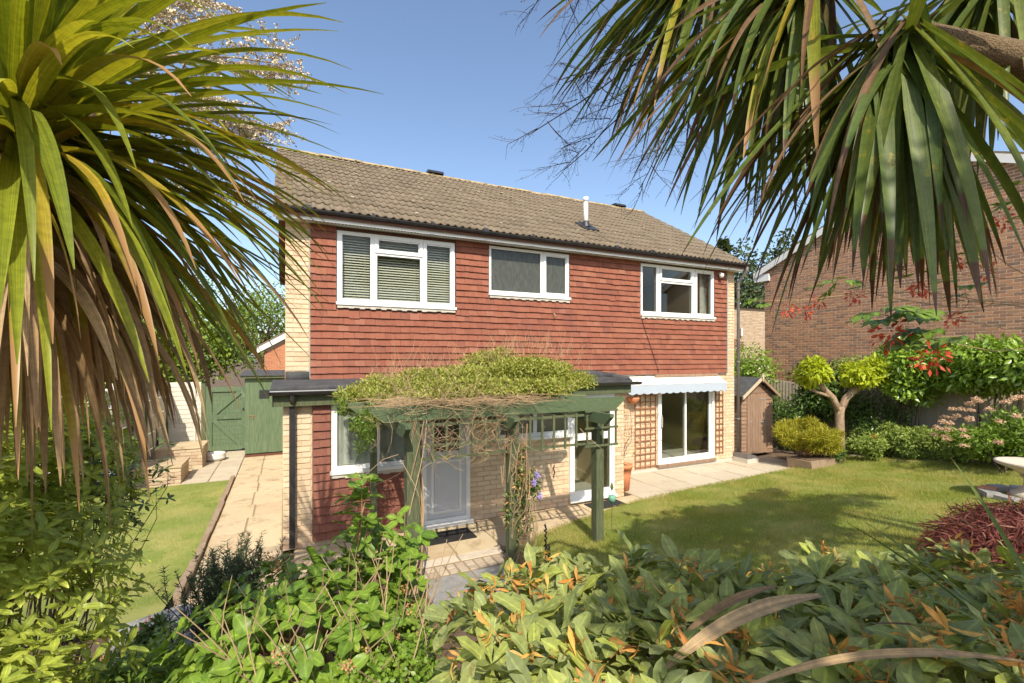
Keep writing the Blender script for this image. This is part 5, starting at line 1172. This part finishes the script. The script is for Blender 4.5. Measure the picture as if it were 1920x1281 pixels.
# ------------------------------------------------------------------ foreground: shrubs with leaves one can pick out
def whorl_bush(name, label, base, C_, D_, k, L, tm, mt, limit, el=(.15, .8), stem_r=.004, twig='twig_dark', sv=.25, nstem=70, cat='shrub'):
    t = root(name, label, cat, base); P_, A_, N_ = whorls(C_, D_, k, el); S_ = L * NP.uniform(1 - sv, 1 + sv, len(P_))
    scatter_obj('leaf', tm, P_, A_, N_, S_, mt, t, limit)
    s = MB(); b = Vector(base)
    for i in NP.choice(len(C_), min(nstem, len(C_)), False):
        q = Vector(C_[i]); dd = Vector(D_[i]).normalized(); m_ = q - dd * U(.12, .2) ; st_ = b + Vector(((q.x - b.x) * .35, (q.y - b.y) * .35, -.05)); branchy(s, st_, m_, stem_r * 2, stem_r * 1.1, .07, 5, 5, RN.random()); branchy(s, m_, q, stem_r * 1.1, stem_r * .7, .05, 3, 4, RN.random())
    obj('stems', s, twig, t, kind='stuff'); return t
def shell(n, fn):
    P_, D_ = [], []
    while len(P_) < n:
        r = fn()
        if r: P_.append(r[0]); D_.append(r[1])
    return np.array(P_, float), nrm(np.array(D_, float))
# azalea: a long mound below the camera
def f():
    t = U(.78, 2.45); u = U(-.12, 1.25) if t > 1.0 else U(-.12, 1.0); px = 960 + 878 * u
    p = CAM + FW * t + RT * (u * t); top = 1.76 - .18 * (t - .9) + .07 * math.sin(p.x * 7 + 1) * math.sin(p.y * 6) - .12 * max(0, .05 - u) * 6 - max(0, t - 2.2) * .9
    if u < .0 and t > 2.1: return None
    if RN.random() < .5: top -= U(.05, .5)
    return (p.x, p.y, top), (U(-.6, .6), U(-.6, .6), 1)
C_, D_ = shell(760, f)
azb = whorl_bush('azalea', 'azalea with broad grey green leaf whorls and wilted orange flowers in the foreground', G(1.62, -6.82), C_, D_, 7, .122, leaf_tmpl(.36, 7, .10, .16, .62), 'azalea_leaf', 300, (-.2, .7), nstem=150, sv=.35)
n = 0
for i in NP.choice(len(C_), 220, False):
    c, d_ = C_[i], D_[i]; q = RN.randrange(7, 14); A_ = rdir(q) * .8 + np.array((0, 0, -.15)); P_ = np.repeat((c + d_ * .05)[None], q, 0) + NP.normal(size=(q, 3)) * .012
    if c[2] > 1.25 and n < 120: scatter('flower_truss', leaf_tmpl(.26, 5, .25, .6, .7), P_ + np.array((0, 0, .02)), A_, rdir(q), .06 * NP.uniform(.6, 1.2, q), 'azalea_flower', azb, smooth=True); n += 1
for A_, B_, wd, lb in ((at(1540, 1118, 1.30), at(1235, 1225, 1.10), .045, 'broad dry brown sword leaf arching over the azalea'), (at(1455, 1100, 1.45), at(1265, 1185, 1.3), .028, 'narrow dry sword leaf just behind the broad one on the azalea'), (at(1925, 1242, 1.0), at(1370, 1252, .98), .022, 'long thin dry leaf lying across the azalea at the picture bottom')):
    d = B_ - A_; L = d.length; tag(strap(A_, d + Vector((0, 0, .16 * L)), L * 1.05, wd, .6, 'cord_dead', None, 'fallen_leaf', twist=.9), lb, 'dead leaf', 'fallen sword leaves')
# hydrangea-like shrub, centre left
def f():
    d = rdir(1)[0]; d[2] = abs(d[2]); k = U(.55, 1.0) ** .6; s = 1 + .12 * math.sin(d[0] * 7 + 1) * math.cos(d[1] * 6)
    p = np.array((.10, -5.55, .72)) + d * k * s * np.array((.66, .62, .82))
    return p, d + np.array((0, 0, .7))
C_, D_ = shell(430, f)
C3, D3 = shell(110, lambda: ((U(.3, .72), U(-5.55, -5.0), U(.85, 1.5)), (U(-.5, .5), U(-.6, .3), 1)))
C_, D_ = np.vstack([C_, C3]), np.vstack([D_, D3])
C2, D2 = shell(18, lambda: ((U(.28, .46), U(-5.4, -5.2), U(1.5, 1.86)), (U(-.3, .3), U(-.3, .3), 1)))
hyb = whorl_bush('hydrangea', 'sunlit hydrangea with fresh oval leaves and bare reddish stems in the foreground', G(.1, -5.5), np.vstack([C_, C2]), np.vstack([D_, D2]), 4, .092, leaf_tmpl(.56, 6, .10, .18, .45), 'hydrangea_leaf', 300, (-.1, .7), .0035, 'twig_red', .35, 130)
s = MB()
for i in range(95): a = Vector((.1 + U(-.3, .5), -5.7 + U(-.3, .3), .9)); branchy(s, a, a + Vector((U(-.35, .35), U(-.3, .2), U(.35, .72))), .005, .002, .08, 5, 4, RN.random())
obj('bare_stems', s, 'twig_tan', hyb, kind='stuff')
for i in NP.choice(300, 34, False): q = 30; c = C_[i] + D_[i] * .06; scatter('dry_flower', diamond(.8), c + rdir(q) * .022, rdir(q), rdir(q), .014, 'dead_leaf', hyb)
n = 2600; P_ = np.stack([NP.uniform(.2, .62, n), NP.uniform(-6.15, -5.75, n), NP.uniform(.8, 1.22, n)], 1)
cvb = root('small_leaved_shrub', 'small round leaved shrub between the hydrangea and the azalea', 'shrub', G(.4, -5.95)); scatter('foliage', leaf_tmpl(.75, 4), P_, rdir(n) + np.array((0, -.2, .2)), rdir(n) + np.array((0, -.5, 1)), .026, 'hydrangea_leaf', cvb, 'stuff')
s = MB()
for i in range(40): a = Vector((.42 + U(-.1, .1), -5.95 + U(-.1, .1), .55)); branchy(s, a, a + Vector((U(-.2, .2), U(-.2, .2), U(.3, .6))), .003, .001, .1, 4, 4, RN.random())
obj('stems', s, 'twig_tan', cvb)
# big shrub at the left edge
def f():
    i = RN.choice((0, 0, 0, 1, 1, 2, 3)); c, r = (((-1.16, -5.5, 1.35), (.50, .55, .85)), ((-1.25, -5.05, 2.0), (.5, .5, .42)), ((-1.1, -4.9, 1.72), (.36, .35, .40)), ((-.92, -5.95, 1.1), (.30, .34, .5)))[i]
    d = rdir(1)[0]; d[2] = abs(d[2]) if RN.random() < .7 else d[2]; k = U(.6, 1) ** .6
    return np.array(c) + d * k * np.array(r) * (1 + .18 * math.sin(d[0] * 8 + i)), d + np.array((0, 0, .6))
C_, D_ = shell(1300, f)
lbs = whorl_bush('pieris_shrub', 'dense shrub with yellow green leaf whorls filling the left edge', G(-1.25, -5.2), C_, D_, 7, .066, leaf_tmpl(.36, 5, .1, .15, .6), 'bush_leaf', 300, (.0, .7), .003, 'bark', .3, 60)
def f():
    t = RN.random(); c = Vector((-1.15, -4.75, 2.0)).lerp(Vector((-.82, -4.35, 1.84 - .36 * RN.random())), t); return (c.x + U(-.18, .18), c.y + U(-.15, .15), c.z + U(-.28, .28) * (1.1 - t * .5)), (U(-.5, .9), U(-.5, .5), .8)
C_, D_ = shell(170, f)
whorl_bush('rhododendron_branch', 'dark small leaved shrub reaching right over the small side lawn', G(-1.5, -4.5), C_, D_, 6, .06, leaf_tmpl(.34, 4, .1, .2, .55), 'dark_leaf', 120, (-.2, .6), .002, 'bark', .3, 40)
# rosemary and low plants in the left bed
rs = root('rosemary', 'dark upright rosemary bush at the end of the side path', 'shrub', G(-.42, -3.5)); zc = zt(-.42, -3.5); s = MB(); P_, A_ = [], []
for i in range(130):
    a = Vector((-.42 + RN.gauss(0, .12), -3.5 + RN.gauss(0, .12), zc)); b = a + Vector((RN.gauss(0, .13), RN.gauss(0, .13), U(.5, .82))); pp = branchy(s, a, b, .005, .002, .06, 5, 4, RN.random())
    for j in range(90): t = U(.15, 1); q = a.lerp(b, t); P_.append(tuple(q + Vector((U(-.01, .01), U(-.01, .01), 0)))); A_.append(tuple(azel(U(0, 6.28), U(.2, .9))))
obj('stems', s, 'twig_dark', rs); P_, A_ = np.array(P_), np.array(A_); scatter('foliage', blade(.16), P_, A_, rdir(len(P_)), .055, 'rosemary_leaf', rs, 'stuff')
for x, y, rx, h, n, sz, mt, lb in ((-.75, -4.15, .22, .22, 900, .06, 'cover_leaf', 'low fern like plant in the bed below the side lawn'), (-.55, -4.7, .25, .22, 900, .06, 'tree_leaf', 'leafy low plant in the middle of the left bed'), (-.95, -3.9, .2, .2, 500, .07, 'dark_leaf', 'dark low plant beside the grey stone in the bed'), (-.35, -5.0, .22, .2, 900, .055, 'tree_leaf', 'low plant left of the hydrangea foot'),
        (-.62, -5.3, .3, .2, 1200, .055, 'bush_leaf', 'low bright plant between the left shrub and the hydrangea'),
        (-.82, -5.35, .26, .3, 1500, .06, 'bush_leaf', 'leafy plant in front of the left shrub foot'), (-.55, -5.85, .28, .28, 1500, .06, 'cover_leaf', 'leafy plant at the picture bottom left of the hydrangea'), (-.9, -4.7, .28, .28, 1400, .06, 'tree_leaf', 'green plant under the dark reaching branches')):
    bush('bed_plant', lb, G(x, y), lumps((x, y, zt(x, y) + h * .7), (rx, rx, h), 9, .45), n, sz, mt, LFs, 'plant', 'low plants in the left bed', stems=3)
for x, y, lb in ((-.42, -5.45, 'tuft of grassy leaves in the bed at the bottom left'), (-.2, -5.75, 'tuft of grassy leaves close to the hydrangea at the bottom'), (-.78, -5.75, 'tuft of strappy leaves at the foot of the left shrub')):
    t = root('grass_tuft', lb, 'plant', G(x, y), 'grassy tufts'); n = 130; a = NP.uniform(0, 6.28, n); e = NP.uniform(.3, 1.3, n); A_ = np.stack([np.cos(a) * np.cos(e), np.sin(a) * np.cos(e), np.sin(e)], 1)
    scatter('blades', leaf_tmpl(.05, 6, .1, .45, .3), np.array(G(x, y)) + NP.normal(size=(n, 3)) * .02, A_, np.stack([-np.cos(a) * .5, -np.sin(a) * .5, 0 * a + 1], 1), .28 * NP.uniform(.7, 1.2, n), 'bush_leaf', t, 'stuff')
tag(obj('flat_stone', MB().prism([(-1.25, -2.95), (-.85, -2.75), (-.72, -2.95), (-.95, -3.25), (-1.3, -3.2)], zt(-1, -3) - .03, zt(-1, -3) + .05, 'z'), 'stone_grey'), 'flat grey stone slab at the lower edge of the small side lawn', 'stone')
gp = MB()
for i in range(700): x, y = RN.gauss(-.62, .22), RN.gauss(-3.4, .28); s = U(.008, .022); gp.obox((x, y, zt(x, y) - .03 + s), (s, U(-.4, .4) * s, 0), (U(-.4, .4) * s, s, 0), (0, 0, s * .7), RN.random())
tag(obj('gravel', gp, 'stone_grey', kind='stuff'), 'loose grey gravel and slate chips in the left bed', 'gravel')
dl = []
for i in range(1500): x, y = U(-1.6, .2), U(-6.4, -3.3); dl.append((x, y, zt(x, y) - .045))
dl = np.array(dl); n = len(dl); tag(scatter('leaf_litter', LFs, dl, rdir(n) * np.array((1, 1, .15)), rdir(n) * .4 + np.array((0, 0, 1)), .055, 'dead_leaf', None, 'stuff'), 'brown fallen leaves scattered over the soil of the left bed', 'leaf litter')
rfw = root('red_flower', 'small plant with bright red flowers beside the flat grey stone', 'flower', G(-.98, -3.55)); z_ = zt(-.98, -3.55)
for i in range(6): q = 12; c = np.array((-.98 + U(-.1, .1), -3.55 + U(-.08, .08), z_ + U(.16, .24))); scatter('flower', leaf_tmpl(.6, 3), np.repeat(c[None], q, 0), rdir(q), rdir(q), .035, 'petal_red', rfw)
obj('stem', MB().tube([(-.98, -3.55, z_ - .05), (-.98, -3.55, z_ + .2)], .006, 5), 'twig_dark', rfw)
tl = root('timber_edging', 'old reddish timber edging running through the left bed', 'edging', (-.28, -4.3, .2)); obj('sleeper', MB().add([(-.36, -3.75, zt(-.36, -3.75) - .06), (-.28, -3.75, zt(-.3, -3.75) - .06), (-.22, -4.9, zt(-.25, -4.9) - .06), (-.32, -4.9, zt(-.3, -4.9) - .06), (-.36, -3.75, zt(-.36, -3.75) + .09), (-.28, -3.75, zt(-.3, -3.75) + .09), (-.22, -4.9, zt(-.25, -4.9) + .09), (-.32, -4.9, zt(-.3, -4.9) + .09)], [(3, 2, 1, 0), (4, 5, 6, 7), (0, 1, 5, 4), (1, 2, 6, 5), (2, 3, 7, 6), (3, 0, 4, 7)]), 'trellis_brown', tl)
# dark flower spikes on the lawn side of the azalea
sk = root('flower_spikes', 'thin dark flower spikes standing before the lawn behind the azalea', 'plant', G(2.05, -4.5)); s = MB()
for x, y, h in ((2.05, -4.5, .95), (1.82, -4.55, .7), (1.7, -4.7, .55), (2.2, -4.3, .7), (1.95, -4.75, .62)):
    z_ = zt(x, y); s.tube([(x, y, z_ - .05), (x + .01, y, z_ + h * .6), (x, y, z_ + h)], [.004, .004, .002], 5); 
    for q in range(26): t = .55 + .45 * q / 26; a = q * 2.4; s.obox((x + .007 * math.cos(a), y + .007 * math.sin(a), z_ + h * t), (.006, 0, 0), (0, .006, 0), (0, 0, .008), RN.random())
obj('spike', s, 'twig_dark', sk)

# ------------------------------------------------------------------ trees behind the viewer that shade the lawn and the azalea
trunk_tree('shade_tree', 'leafy tree standing behind the viewer on the right whose shade dapples the lawn', G(5.2, -10.6), 4.4, .16,
           np.vstack([lumps((3.7, -8.7, 5.6), (2.9, 1.25, .8), 34, .19), lumps((5.9, -8.2, 5.4), (1.6, .9, .5), 14, .2)]), 6200, .14, 'tree_leaf', tmpl=diamond(.6))
trunk_tree('shade_tree', 'leafy tree standing right behind the viewer, shading the azalea and the right palm', G(1.6, -11.6), 3.2, .14,
           np.vstack([lumps((.7, -10.3, 4.6), (1.4, .75, .8), 14, .34)]), 2000, .13, 'tree_leaf', tmpl=diamond(.6))
